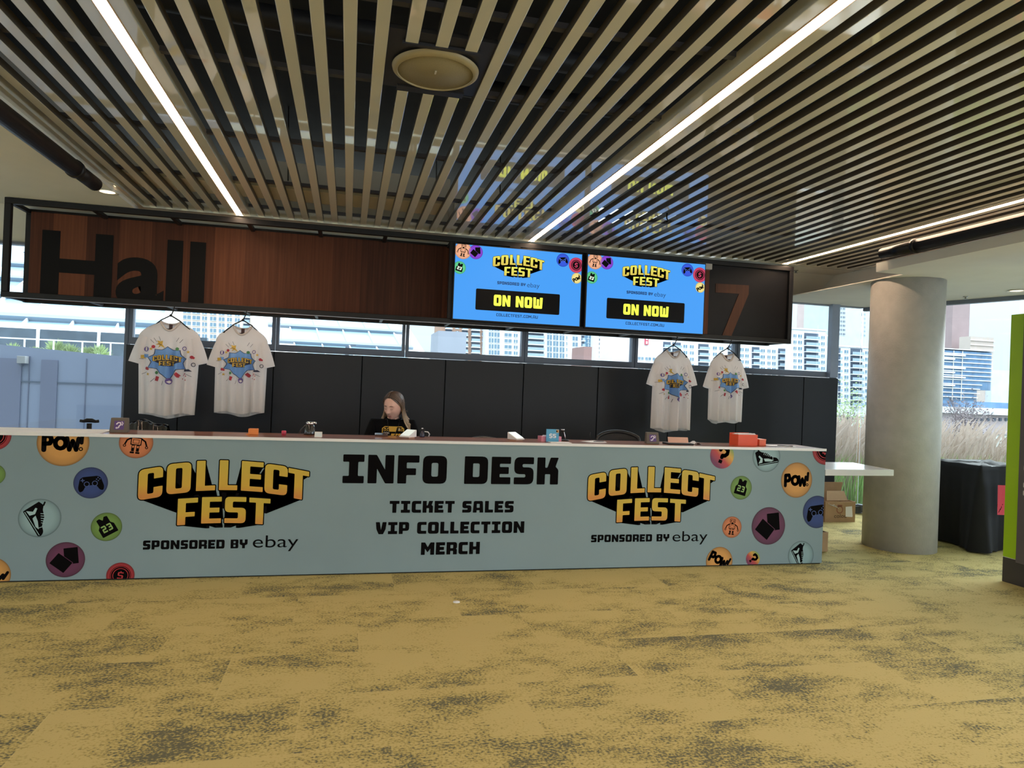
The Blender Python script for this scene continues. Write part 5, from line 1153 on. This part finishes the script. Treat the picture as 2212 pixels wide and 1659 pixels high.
# green and grey wayfinding totem at the right edge
t = thing('wayfinding_totem', 'tall lime green and grey totem sign cut by the right edge', 'totem', (5.95, -1.2, 0))
M_green = mat('lime_panel', (.33, .56, .012), .4, noise=.03, nscale=2); M_grey = mat('totem_grey', (.10, .09, .10), .5, noise=.06)
MB().box(5.80, 6.14, -1.75, -.70, 0, .222).build('plinth', mat('totem_plinth', (.045, .04, .042), .5, noise=.1), t, bevel=.004)
MB().box(5.80, 6.14, -.835, -.70, .225, 2.402).build('green_panel', M_green, t, bevel=.004)
MB().box(5.785, 6.14, -1.75, -.836, .20, 2.402).build('grey_panel', M_grey, t, bevel=.004)
MB().box(5.7995, 5.806, -.836, -.70, .2215, .2245).build('trim_line', M_edge, t)
mb = MB()
for txt, z, h_ in (('GATE', .99, .05), ('EAST', .86, .05)): pass
els = []
for z, kk in ((.80, 'C'), (.87, 'O'), (1.02, 'O'), (1.1, 'I')): els += text_art(kk, .855-.0, .91, z, z+.045, 0, 1, .16, .16)
make_art('side_lettering', els, [mat('totem_letter', (.55, .55, .55), .5)], lambda u, v, l: (5.7845-l*.0003, -u-.03, v), t)
t = MB().lathe([(.0005, .0), (.026, .0), (.024, .005), (.0005, .007)], (.826, -.798, .0005), 20).build('paper_scrap', M_pap); tag(t, 'small round white scrap lying alone on the open carpet', 'scrap')

# ================================================================== OUTSIDE THE GLASS
M_far = mat('far_ground', (.14, .15, .13), .9, noise=.1, nscale=.05); M_bw = mat('render_white', (.80, .82, .85), .8, noise=.03, nscale=.2)
M_bg = mat('window_blue', (.17, .27, .36), .25, noise=.12, nscale=.3); M_bd = mat('window_dark', (.09, .12, .17), .3, noise=.15, nscale=.4); M_bal = mat('balcony_glass', (.36, .48, .56), .25, noise=.1, nscale=.3)
struct(MB().box(-300, 700, 9, 900, -9, -8).build('ground_outside', M_far))
struct(MB().box(4.0, 14, 2.72, 8.8, -.3, -.01).build('planter_bed', mat('mulch', (.10, .08, .06), .9, noise=.4, nscale=8)))
def building(name, lab, x0, x1, top, Y, wall, cols=(), rows=None, depth=14, zb=-8, slabs=None, bands=None, glass=M_bg):
    """block whose front stands at distance Y; cols = (left, right, kind) and rows = (first, last, step) of the openings on that front"""
    a, b_ = onY(x0, top, Y), onY(x1, top, Y); zt_ = (a.z+b_.z)/2
    t = thing(name, lab, 'building', ((a.x+b_.x)/2, Y+depth/2, zb))
    MB().box(a.x, b_.x, Y, Y+depth, zb, zt_).build('wall', wall, t)
    if rows:
        r0, r1, st = rows; u = Y/1504.
        ref = {}
        xm = (x0+x1)/2
        n = int((r1-r0)/st)+1
        for i in range(n):
            for c in cols:
                p, q_ = onY(c[0], r0+i*st, Y), onY(c[1], r0+i*st, Y); zz = onY(xm, r0+i*st, Y).z; h_ = (c[3] if len(c) > 3 else .56)*st*u*1.05; w_ = q_.x-p.x
                key = (c[2], round(w_, 2))
                if key not in ref:
                    mb = MB()
                    if c[2] == 'balcony':
                        mb.mi = 0; mb.box(-w_/2, w_/2, -.3, -.05, -h_*1.1, h_*.55); mb.mi = 1; mb.box(-w_/2-.2, w_/2+.2, -2.2, -.3, -h_*1.1-.5, -h_*1.1); mb.mi = 2; mb.box(-w_/2, w_/2, -2.2, -2.1, -h_*1.1, -h_*.35)
                        o = mb.build('balcony', [M_bd, M_bw, M_bal], t, local=True)
                    else:
                        mb.mi = 0; mb.box(-w_/2, w_/2, -.25, -.05, -h_, 0); mb.mi = 1; mb.box(-w_/2-.12, w_/2+.12, -.4, -.05, -h_-.25, -h_); mb.box(-.12, .12, -.32, -.25, -h_, 0)
                        o = mb.build('window', [glass if c[2] == 'win' else M_bd, M_bw], t, local=True)
                    ref[key] = o
                else: o = dup(ref[key], t)
                o.location = Vector(((p.x+q_.x)/2, Y, zz)) - t.location
    for sl in slabs or []:
        z_ = onY((x0+x1)/2, sl[0], Y).z; MB().box(a.x-.3, b_.x+.3, Y-sl[2], Y, z_-sl[1]*Y/1504, z_).build('floor_band', sl[3] if len(sl) > 3 else M_bw, t)
    return t
tint = lambda n, c: mat(n, c, .8, noise=.05, nscale=.15)
W = 'win'; Bc = 'balcony'
building('apartment_building', 'cream apartment block seen between the two left t-shirts', 372, 552, 596, 380, tint('render_cream', (.78, .66, .58)), [(396, 412, W), (416, 432, W), (437, 447, W), (454, 467, W), (473, 485, W), (491, 501, W), (508, 518, W), (526, 540, Bc)], (672, 764, 12.8), 30)
building('plain_block', 'plain grey windowless block seen through the window left of centre', 947, 1008, 716, 150, tint('render_grey', (.33, .36, .43)), depth=14)
building('apartment_building', 'brown brick apartment block with white balconies behind the plain grey block', 955, 1050, 640, 380, tint('brick_brown', (.42, .26, .19)), [(962, 976, Bc), (984, 992, W), (998, 1010, Bc), (1018, 1036, Bc), (1041, 1048, W)], (704, 790, 12.2), 30)
building('apartment_building', 'white apartment block with broad blue windows right of the brick one', 1053, 1128, 640, 370, M_bw, [(1056, 1066, W, .72), (1068, 1079, W, .72), (1090, 1105, W), (1110, 1118, W)], (707, 792, 12.8), 30)
building('apartment_building', 'white apartment block with long balconies and a glass bay seen under the left screen', 1134, 1266, 640, 372, M_bw, [(1138, 1174, Bc, .62), (1182, 1192, W, .8), (1195, 1206, W, .8), (1209, 1219, W, .8), (1223, 1226, W), (1237, 1248, W, .7), (1256, 1262, Bc)], (712, 798, 12.8), 30)
building('glass_tower', 'dark blue glass tower seen below the gap between the screens', 1266, 1289, 640, 462, tint('glass_tower_blue', (.13, .25, .36)), [(1268, 1274, W, .8), (1276, 1283, W, .8), (1284, 1288, W, .8)], (716, 800, 9), 30)
building('brick_block', 'small reddish brown block in front of the dark blue tower', 1262, 1279, 749, 300, tint('brick_red', (.33, .20, .19)), depth=18)
t = building('balcony_tower', 'white tower with wavy rows of balconies below the right screen', 1292, 1342, 640, 450, M_bw, [(1294, 1299, 'dark'), (1302, 1306, 'dark')], (714, 804, 9.2), 30)
mb_ = 0
for i in range(11):
    r = 714+i*9.2; pts = []
    for k in range(13):
        x = 1309+k*2.4; p = onY(x, r+k*.5, 449); pts.append((p.x, 447+1.1*sin(k*1.3), p.z+.5*sin(k*1.3)))
    MB().tube(pts, 1.0, 6).build('balcony', M_bd, t)
building('office_block', 'white office block with a dark window strip right of the wavy balcony tower', 1336, 1366, 640, 400, M_bw, [(1340, 1345, 'dark', .8), (1349, 1356, 'dark')], (712, 800, 12), 30)
t = building('office_block', 'white block with a small red rooftop sign left of the third t-shirt', 1374, 1428, 640, 330, tint('render_blush', (.80, .74, .76)), [(1378, 1390, W), (1394, 1406, W), (1410, 1420, W)], (772, 800, 12), 30)
p0 = onY(1393, 727, 329.5); p1 = onY(1400, 745, 329.5)
MB().prism([(p0.x, p1.z), (p1.x, p1.z), (p1.x, p0.z), (p0.x, p0.z)], 329.2, 329.5).build('red_sign', tint('sign_red', (.65, .08, .14)), t)
zc_ = (p0.z+p1.z)/2; d_ = (p1.x-p0.x)*.25
mb = MB(); mb.box(p0.x+d_, p1.x-d_, 329.0, 329.2, zc_+.3, p0.z-.4); mb.box(p0.x+d_, p1.x-d_, 329.0, 329.2, p1.z+.4, zc_-.3); mb.build('red_sign_inset', M_bw, t)
building('apartment_building', 'long white apartment block with stacked glass balconies behind the right t-shirts', 1424, 1786, 712, 385, M_bw, [(1432, 1448, Bc), (1452, 1470, Bc), (1476, 1484, W), (1490, 1498, W), (1508, 1530, Bc), (1540, 1548, W), (1554, 1562, W), (1572, 1590, Bc), (1599, 1606, W), (1610, 1617, W), (1624, 1640, Bc), (1644, 1652, W), (1658, 1664, W), (1668, 1675, W), (1681, 1708, Bc)], (752, 806, 13.2), 30, slabs=[(712, 3.5, .8)])
building('apartment_building', 'end wing of white apartments with one wide bay of balconies beside the last mullion', 1709, 1784, 710, 370, M_bw, [(1714, 1720, W), (1724, 1732, W), (1737, 1767, Bc, .66), (1774, 1781, W)], (724, 806, 13.4), 5, slabs=[(710, 3.5, .8)])
building('apartment_tower', 'slim pinkish tower rising behind the white apartments', 1757, 1800, 610, 620, tint('render_pink', (.66, .52, .50)), [(1760, 1765, 'dark'), (1768, 1773, W, .8), (1776, 1779, 'dark')], (650, 712, 7.5), 25)
building('office_tower', 'tall pale tower with rows of dark windows left of the concrete column', 1800, 1900, 560, 560, tint('tower_pale', (.60, .70, .74)), [(1811, 1814, 'dark'), (1816, 1819, 'dark'), (1821, 1825, 'dark'), (1866, 1869, W)], (667, 730, 9.1), 40)
building('apartment_building', 'white apartments with a tall stack of glass balconies just left of the column', 1809, 1900, 748, 372, M_bw, [(1810, 1815, Bc), (1824, 1832, W), (1837, 1862, Bc, .7), (1869, 1876, W)], (758, 880, 13.7), 30, slabs=[(748, 4, .8)])
t = building('balcony_tower', 'slender tower of curved balconies just right of the column', 2030, 2061, 590, 500, tint('tower_bluewhite', (.70, .78, .82)), [(2040, 2058, Bc, .7)], (655, 760, 11.5), 25)
building('brick_tower', 'plain brown tower right of the column', 2061, 2098, 590, 445, tint('tower_brown', (.36, .27, .27)), depth=30)
building('stepped_block', 'tan block with horizontal bands to the right of the brown tower', 2097, 2147, 728, 425, tint('render_tan', (.55, .47, .42)), depth=10, slabs=[(735, 2.5, .8, tint('band_pale', (.72, .64, .58))), (745, 2.5, .8, tint('band_pale', (.72, .64, .58))), (755, 2.5, .8, tint('band_pale', (.72, .64, .58)))])
building('pale_block', 'pale blue windowless block near the green totem', 2143, 2230, 801, 420, tint('render_ice', (.62, .70, .80)), depth=30)
# rounded blue office building
Yc = 300; a, b_ = onY(2038, 756, Yc), onY(2159, 756, Yc); t = thing('office_building', 'rounded blue glass office building with white floor edges right of the column', 'building', ((a.x+b_.x)/2, Yc, -8))
def cap_outline(x0, x1, y0, grow=0.): return [(x0-grow, y0-grow)] + [(x1-8+(8+grow)*sin(g), y0+8-(8+grow)*cos(g)) for g in [pi/2*k/8 for k in range(9)]] + [(x1+grow, y0+26), (x0-grow, y0+26)]
gl_off = mat('office_glass', (.12, .22, .36), .2, noise=.2, nscale=.25)
z0_, z1_ = onY(2100, 866, Yc).z, a.z
MB().prism(cap_outline(a.x, b_.x, Yc), z0_+6, z1_, 'xy').build('glass_facade', gl_off, t)
MB().prism(cap_outline(a.x, onY(2128, 850, Yc).x, Yc+.5), -8, z0_+6.1, 'xy').build('lower_facade', gl_off, t)
for i in range(12):
    z = onY(2100, 756+i*9.3, Yc).z; MB().prism(cap_outline(a.x, b_.x if i < 8 else onY(2140-(i-8)*4, 800, Yc).x, Yc, .5), z-.35, z+.12, 'xy').build('floor_edge', M_bw, t)
for i, r in enumerate((764, 773, 792, 802, 812, 830)):
    p, q_ = onY(2040, r, Yc-1), onY(2062 if i % 2 else 2085, r, Yc-1); MB().box(p.x, q_.x, Yc-1.4, Yc, p.z-.8, p.z).build('balcony_edge', M_bw, t)
for x in (2057, 2076): p = onY(x, 800, Yc); MB().box(p.x-.2, p.x+.2, Yc-.7, Yc-.5, z0_, z1_).build('facade_fin', tint('fin_stone', (.66, .64, .58)), t)
a, b_ = onY(2086, 868, 190), onY(2235, 868, 190); t = thing('low_building', 'long low building with a white roof beyond the grasses', 'building', ((a.x+b_.x)/2, 200, -8))
MB().box(a.x+2, b_.x, 190, 215, -8, onY(2140, 897, 190).z).build('wall', tint('render_rose', (.52, .45, .46)), t)
za, zb_ = onY(2140, 882, 188).z, onY(2140, 896, 188).z
MB().box(a.x, b_.x, 187, 216, zb_, za).build('roof', M_bw, t); MB().box(a.x+3, b_.x, 196, 214, za, onY(2140, 869, 196).z).build('upper_glazing', gl_off, t)
for i in range(7): p = onY(2106+i*13, 903, 189.8); dup_ = MB().box(p.x, p.x+1.0, 189.6, 189.95, p.z-1.0, p.z).build('window', M_bd, t)

# trees and grasses beyond the right-hand glass
M_twig = mat('bare_twigs', (.15, .12, .125), .8, noise=.2); M_leafg = mat('olive_leaves', (.22, .30, .12), .7, noise=.3, nscale=3)
def bare_tree(x, y, z, h, seed, lab):
    rr = random.Random(seed); mb = MB(); t = thing('bare_tree', lab, 'tree', (x, y, z), 'trees beyond the grasses')
    def grow_(p, d, L_, r, lv):
        q_ = p+d*L_; mb.tube([p, (p+q_)/2+Vector((rr.uniform(-.05, .05), 0, .02))*L_, q_], [r, r*.8, r*.6], 5 if lv < 3 else 3, cap=False)
        if lv >= 5: return
        for _ in range(3 if lv < 4 else 4):
            nd = (d+Vector((rr.uniform(-.7, .7), rr.uniform(-.7, .7), rr.uniform(-.1, .5)))).normalized(); grow_(q_, nd, L_*rr.uniform(.6, .8), r*.58, lv+1)
    grow_(Vector((x, y, z)), Vector((0, 0, 1)), h*.28, h*.02, 0)
    mb.build('branches', M_twig, t)
for px_, Y_t, h_, sd, lab in ((2062, 40, 5.2, 1, 'bare grey tree nearest the column beyond the right glass'), (2092, 46, 4.6, 2, 'bare grey tree between the column and the low white roof')):
    p = onY(px_, 945, Y_t); bare_tree(p.x, Y_t, p.z-1, h_, sd, lab)
for px_, row, Y_t, r_, sd, lab in ((1828, 915, 36, 1.5, 5, 'olive green bush behind the grasses left of the column'), (2085, 935, 30, 1.2, 8, 'low dark shrub at the foot of the bare trees')):
    p = onY(px_, row, Y_t); rr = random.Random(sd); mb = MB(); mt_ = MB(); t = thing('bush', lab, 'bush', (p.x, Y_t, p.z-1))
    for _ in range(900):
        d = Vector((rr.gauss(0, .5), rr.gauss(0, .5), rr.gauss(0, .62)))*r_; c = Vector((p.x, Y_t, p.z+.6))+d; s_ = .09
        u_ = Vector((rr.uniform(-1, 1), rr.uniform(-1, 1), rr.uniform(-1, 1))).normalized()*s_; v2 = u_.orthogonal()*.5
        mb.add([c-u_, c+v2, c+u_, c-v2], [(0, 1, 2, 3)], False)
    mb.build('foliage', M_leafg if sd == 5 else M_twig, t)
    for _ in range(6): mt_.tube([(p.x, Y_t, p.z-1), (p.x+rr.uniform(-.6, .6), Y_t+rr.uniform(-.3, .3), p.z+.8)], .03, 5)
    mt_.build('stems', M_twig, t)
def grass(name, lab, m_, n, area, h, seed, plume=False, lean=(.35, .1)):
    rr = random.Random(seed); mb = MB()
    for _ in range(n):
        x, y = rr.uniform(area[0], area[1]), rr.uniform(area[2], area[3])
        if x > 7.2 and y < 3.2 - (x-7.1)*2.2 + 0: pass
        hh = h*rr.uniform(.55, 1.1); dx, dy = lean[0]*rr.gauss(.6, .5)*hh, lean[1]*rr.gauss(0, .8)*hh; w_ = rr.uniform(.004, .008)
        P_ = [Vector((x, y, -.02)), Vector((x+dx*.2, y+dy*.2, hh*.45)), Vector((x+dx*.55, y+dy*.55, hh*.8)), Vector((x+dx, y+dy, hh))]
        wd = [w_, w_, w_*.8, .001] if not plume else [.003, .003, rr.uniform(.012, .02), .002]
        if plume: P_.insert(3, P_[2]*.5+P_[3]*.5); wd.insert(3, rr.uniform(.012, .022))
        sdv = Vector((rr.uniform(.6, 1), rr.uniform(-.6, .6), 0)).normalized()
        vs = [q_-sdv*a_ for q_, a_ in zip(P_, wd)] + [q_+sdv*a_ for q_, a_ in zip(P_, wd)]; k = len(P_)
        mb.add(vs, [(i, i+1, k+i+1, k+i) for i in range(k-1)], False)
    o = mb.build(name, m_); return tag(o, lab, 'grass', kind='stuff')
M_straw = mat('straw_grass', (.36, .285, .215), .8, noise=.2, nscale=4, trans=.25); M_gr = mat('green_grass', (.20, .33, .09), .7, noise=.3, nscale=4, trans=.25); M_pl = mat('grass_plume', (.42, .34, .28), .9, noise=.1, nscale=6, trans=.3)
grass('dry_grass', 'tall straw coloured grass massed outside the right windows', M_straw, 3800, (6.2, 12.5, 3.3, 7.6), 1.0, 1)
grass('green_grass', 'green blades at the foot of the straw grass outside', M_gr, 1700, (6.6, 11, 2.95, 5.0), .72, 2)
grass('grass_plumes', 'pale feathery plumes above the straw grass outside', M_pl, 2200, (6.2, 12.5, 3.6, 8.0), 1.22, 3, True, (.45, .12))

# the wing on the left: blue grey panel wall, planted terrace and the sloped glass halls behind
M_pan = mat('blue_grey_panel', (.21, .25, .35), .3, noise=.05, nscale=.6, coat=.3)
t = thing('panel_wall', 'smooth blue grey panel wall outside the full height left window', 'wall', (-6, 5, -3))
MB().prism([(-12, -3), (-1.9, -3), (-1.9, 1.72), (-12, 2.32)], 5, 5.2).build('wall_panel', M_pan, t)
MB().box(-12, -1.9, 4.985, 5.0, 1.385, 1.40).build('joint', M_bd, t)
for x in (-5.3, -4.25, -3.55, -2.75): MB().box(x-.006, x+.006, 4.99, 5.0, -3, 1.74).build('joint', mat('joint_grey', (.13, .15, .22), .5), t)
for x, w_ in ((-4.5, .16), (-4.0, .10)): MB().box(x-w_, x+w_, 4.98, 4.999, -3, 1.7).build('reflection_strip', mat('panel_reflection', (.15, .17, .25), .4), t)  # darker strips stand in for reflections on the panel wall
t2 = thing('wall_lamp', 'small square grey lamp fixed on the blue grey panel wall', 'lamp', (-4.38, 4.98, 1.6)); p = onY(48, 777, 4.9)
MB().box(p.x-.05, p.x+.05, 4.86, 4.978, p.z-.05, p.z+.05).build('lamp_housing', mat('lamp_grey', (.30, .31, .32), .5), t2, bevel=.004); MB().box(p.x-.055, p.x-.01, 4.9, 4.978, p.z-.085, p.z-.05).build('mount', M_frame, t2)
t = thing('terrace', 'planted roof terrace with a white railing above the panel wall', 'terrace', (-6, 10, 1.6))
MB().box(-22, -3.6, 9.4, 13.9, 1.55, 1.68).build('deck', M_bw, t)
MB().box(-22, -3.6, 13.6, 13.8, 1.68, 2.35).build('back_glazing', mat('terrace_glazing', (.05, .07, .09), .2, noise=.3, nscale=2), t)
for i in range(13): MB().box(-21+i*1.35, -20.94+i*1.35, 13.55, 13.6, 1.68, 2.35).build('glazing_post', M_bw, t)
MB().box(-22, -3.6, 9.4, 9.43, 1.93, 1.955).build('handrail', M_bw, t)
for i in range(36): MB().box(-21.6+i*.5, -21.58+i*.5, 9.4, 9.43, 1.68, 1.93).build('baluster', M_bw, t)
t.location.z += .2
rr = random.Random(9)
for i, (px_, r_) in enumerate(((28, .22), (75, .16), (122, .34), (152, .26), (190, .22), (215, .28))):
    p = onY(px_, 752, 10.5); mb = MB()
    for _ in range(260):
        g = rr.uniform(0, 2*pi); el = rr.uniform(.2, 1.4); d = Vector((cos(g)*cos(el), sin(g)*cos(el)*.6, sin(el)))*r_*rr.uniform(.5, 1); c = Vector((p.x, 10.5, 1.68)); s_ = d.orthogonal().normalized()*.012
        mb.add([c+d*.6-s_, c+d*.6+s_, c+d*1.1], [(0, 1, 2)], False)
    o = mb.build('terrace_plant', M_leafg); o.location.z = .2; tag(o, ('spiky plant at the far left end of the roof terrace', 'small spiky plant second from the left on the roof terrace', 'largest spiky plant on the roof terrace', 'spiky plant right of the largest one on the terrace', 'fifth spiky plant along the terrace railing', 'last spiky plant on the terrace before the cabinets')[i], 'plant', 'spiky terrace plants')
M_hg = mat('hall_glass', (.34, .50, .62), .2, noise=.06, nscale=.3, coat=.2); M_louv = mat('louver_grey', (.20, .25, .30), .5)
def glass_hall(name, lab, q, Ya, Yb, lean, nr, nl, right_clad=0, left_clad=0):
    """sloped glass roof: q = bottom-left, bottom-right, top row in the photograph; built as a thick tilted slab"""
    A_, B_ = onY(q[0][0], q[0][1], Ya), onY(q[1][0], q[1][1], Ya); zt_ = onY((q[0][0]+q[1][0])/2, q[2], Yb).z; zb_ = (A_.z+B_.z)/2
    t = thing(name, lab, 'building', ((A_.x+B_.x)/2, Ya, zb_)); P_ = lambda u, v, o_=0: Vector((A_.x+(B_.x-A_.x)*u+lean*(v), Ya+(Yb-Ya)*v-o_, zb_+(zt_-zb_)*v+o_))
    def slab(u0, u1, v0, v1, th, nm, m_):
        vs = [P_(u0, v0, th), P_(u1, v0, th), P_(u1, v1, th), P_(u0, v1, th), P_(u0, v0, -.3), P_(u1, v0, -.3), P_(u1, v1, -.3), P_(u0, v1, -.3)]
        return MB().add(vs, [(0, 1, 2, 3), (7, 6, 5, 4), (0, 4, 5, 1), (1, 5, 6, 2), (2, 6, 7, 3), (3, 7, 4, 0)], False).build(nm, m_, t)
    MB().box(A_.x, B_.x, Ya+.1, Ya+1.2, -8, zb_-.05).build('base_wall', M_bw, t)
    slab(left_clad, 1-right_clad, 0, 1, 0, 'glass_slope', M_hg)
    if left_clad: slab(0, left_clad, 0, 1, .02, 'white_cladding', M_bw)
    if right_clad: slab(1-right_clad, 1, 0, 1, .02, 'white_cladding', M_bw)
    sc_ = (Yb-Ya)*.012
    for i in range(nr+1):
        u = left_clad+(1-left_clad-right_clad)*i/nr; slab(u-.0035, u+.0035, 0, 1, sc_*.5, 'rib', M_bw)
    for i in range(nl):
        v = (i+.5)/nl; slab(left_clad*.4, 1-right_clad*.5, v-.035/nl*2, v+.035/nl*2, sc_*.8, 'louver', M_louv)
    slab(0, 1, -.02, .02, sc_, 'gutter', M_bw)
    return t
glass_hall('glass_hall', 'sloped blue glass roof with white ribs above the planted terrace', ((-180, 707), (345, 728), 540), 15, 27, -2.2, 5, 5)
glass_hall('glass_hall', 'second sloped glass roof with white cladding seen through the middle windows', ((560, 800), (950, 805), 600), 70, 100, -6., 4, 7, .13, .22)
t = MB().prism([(onY(750, 760, 40).x-.12, 2.2), (onY(750, 760, 40).x+.12, 2.2), (onY(750, 760, 40).x+.12, onY(764, 748, 40).z), (onY(750, 760, 40).x-.12, onY(764, 748, 40).z)], 40, 40.2).box(onY(757, 745, 40).x-.0, onY(769, 745, 40).x, 40, 40.2, onY(764, 748, 40).z, onY(764, 744, 40).z).build('roof_vent', M_bd); tag(t, 'small dark roof vent in front of the second glass roof', 'vent')

# ================================================================== SCALE TO METRES
for o in list(COL.objects):
    if o.parent is None and o.name not in LIGHTS_AT_TOP and o is not cam:
        o.location = o.location*S; o.scale = o.scale*S
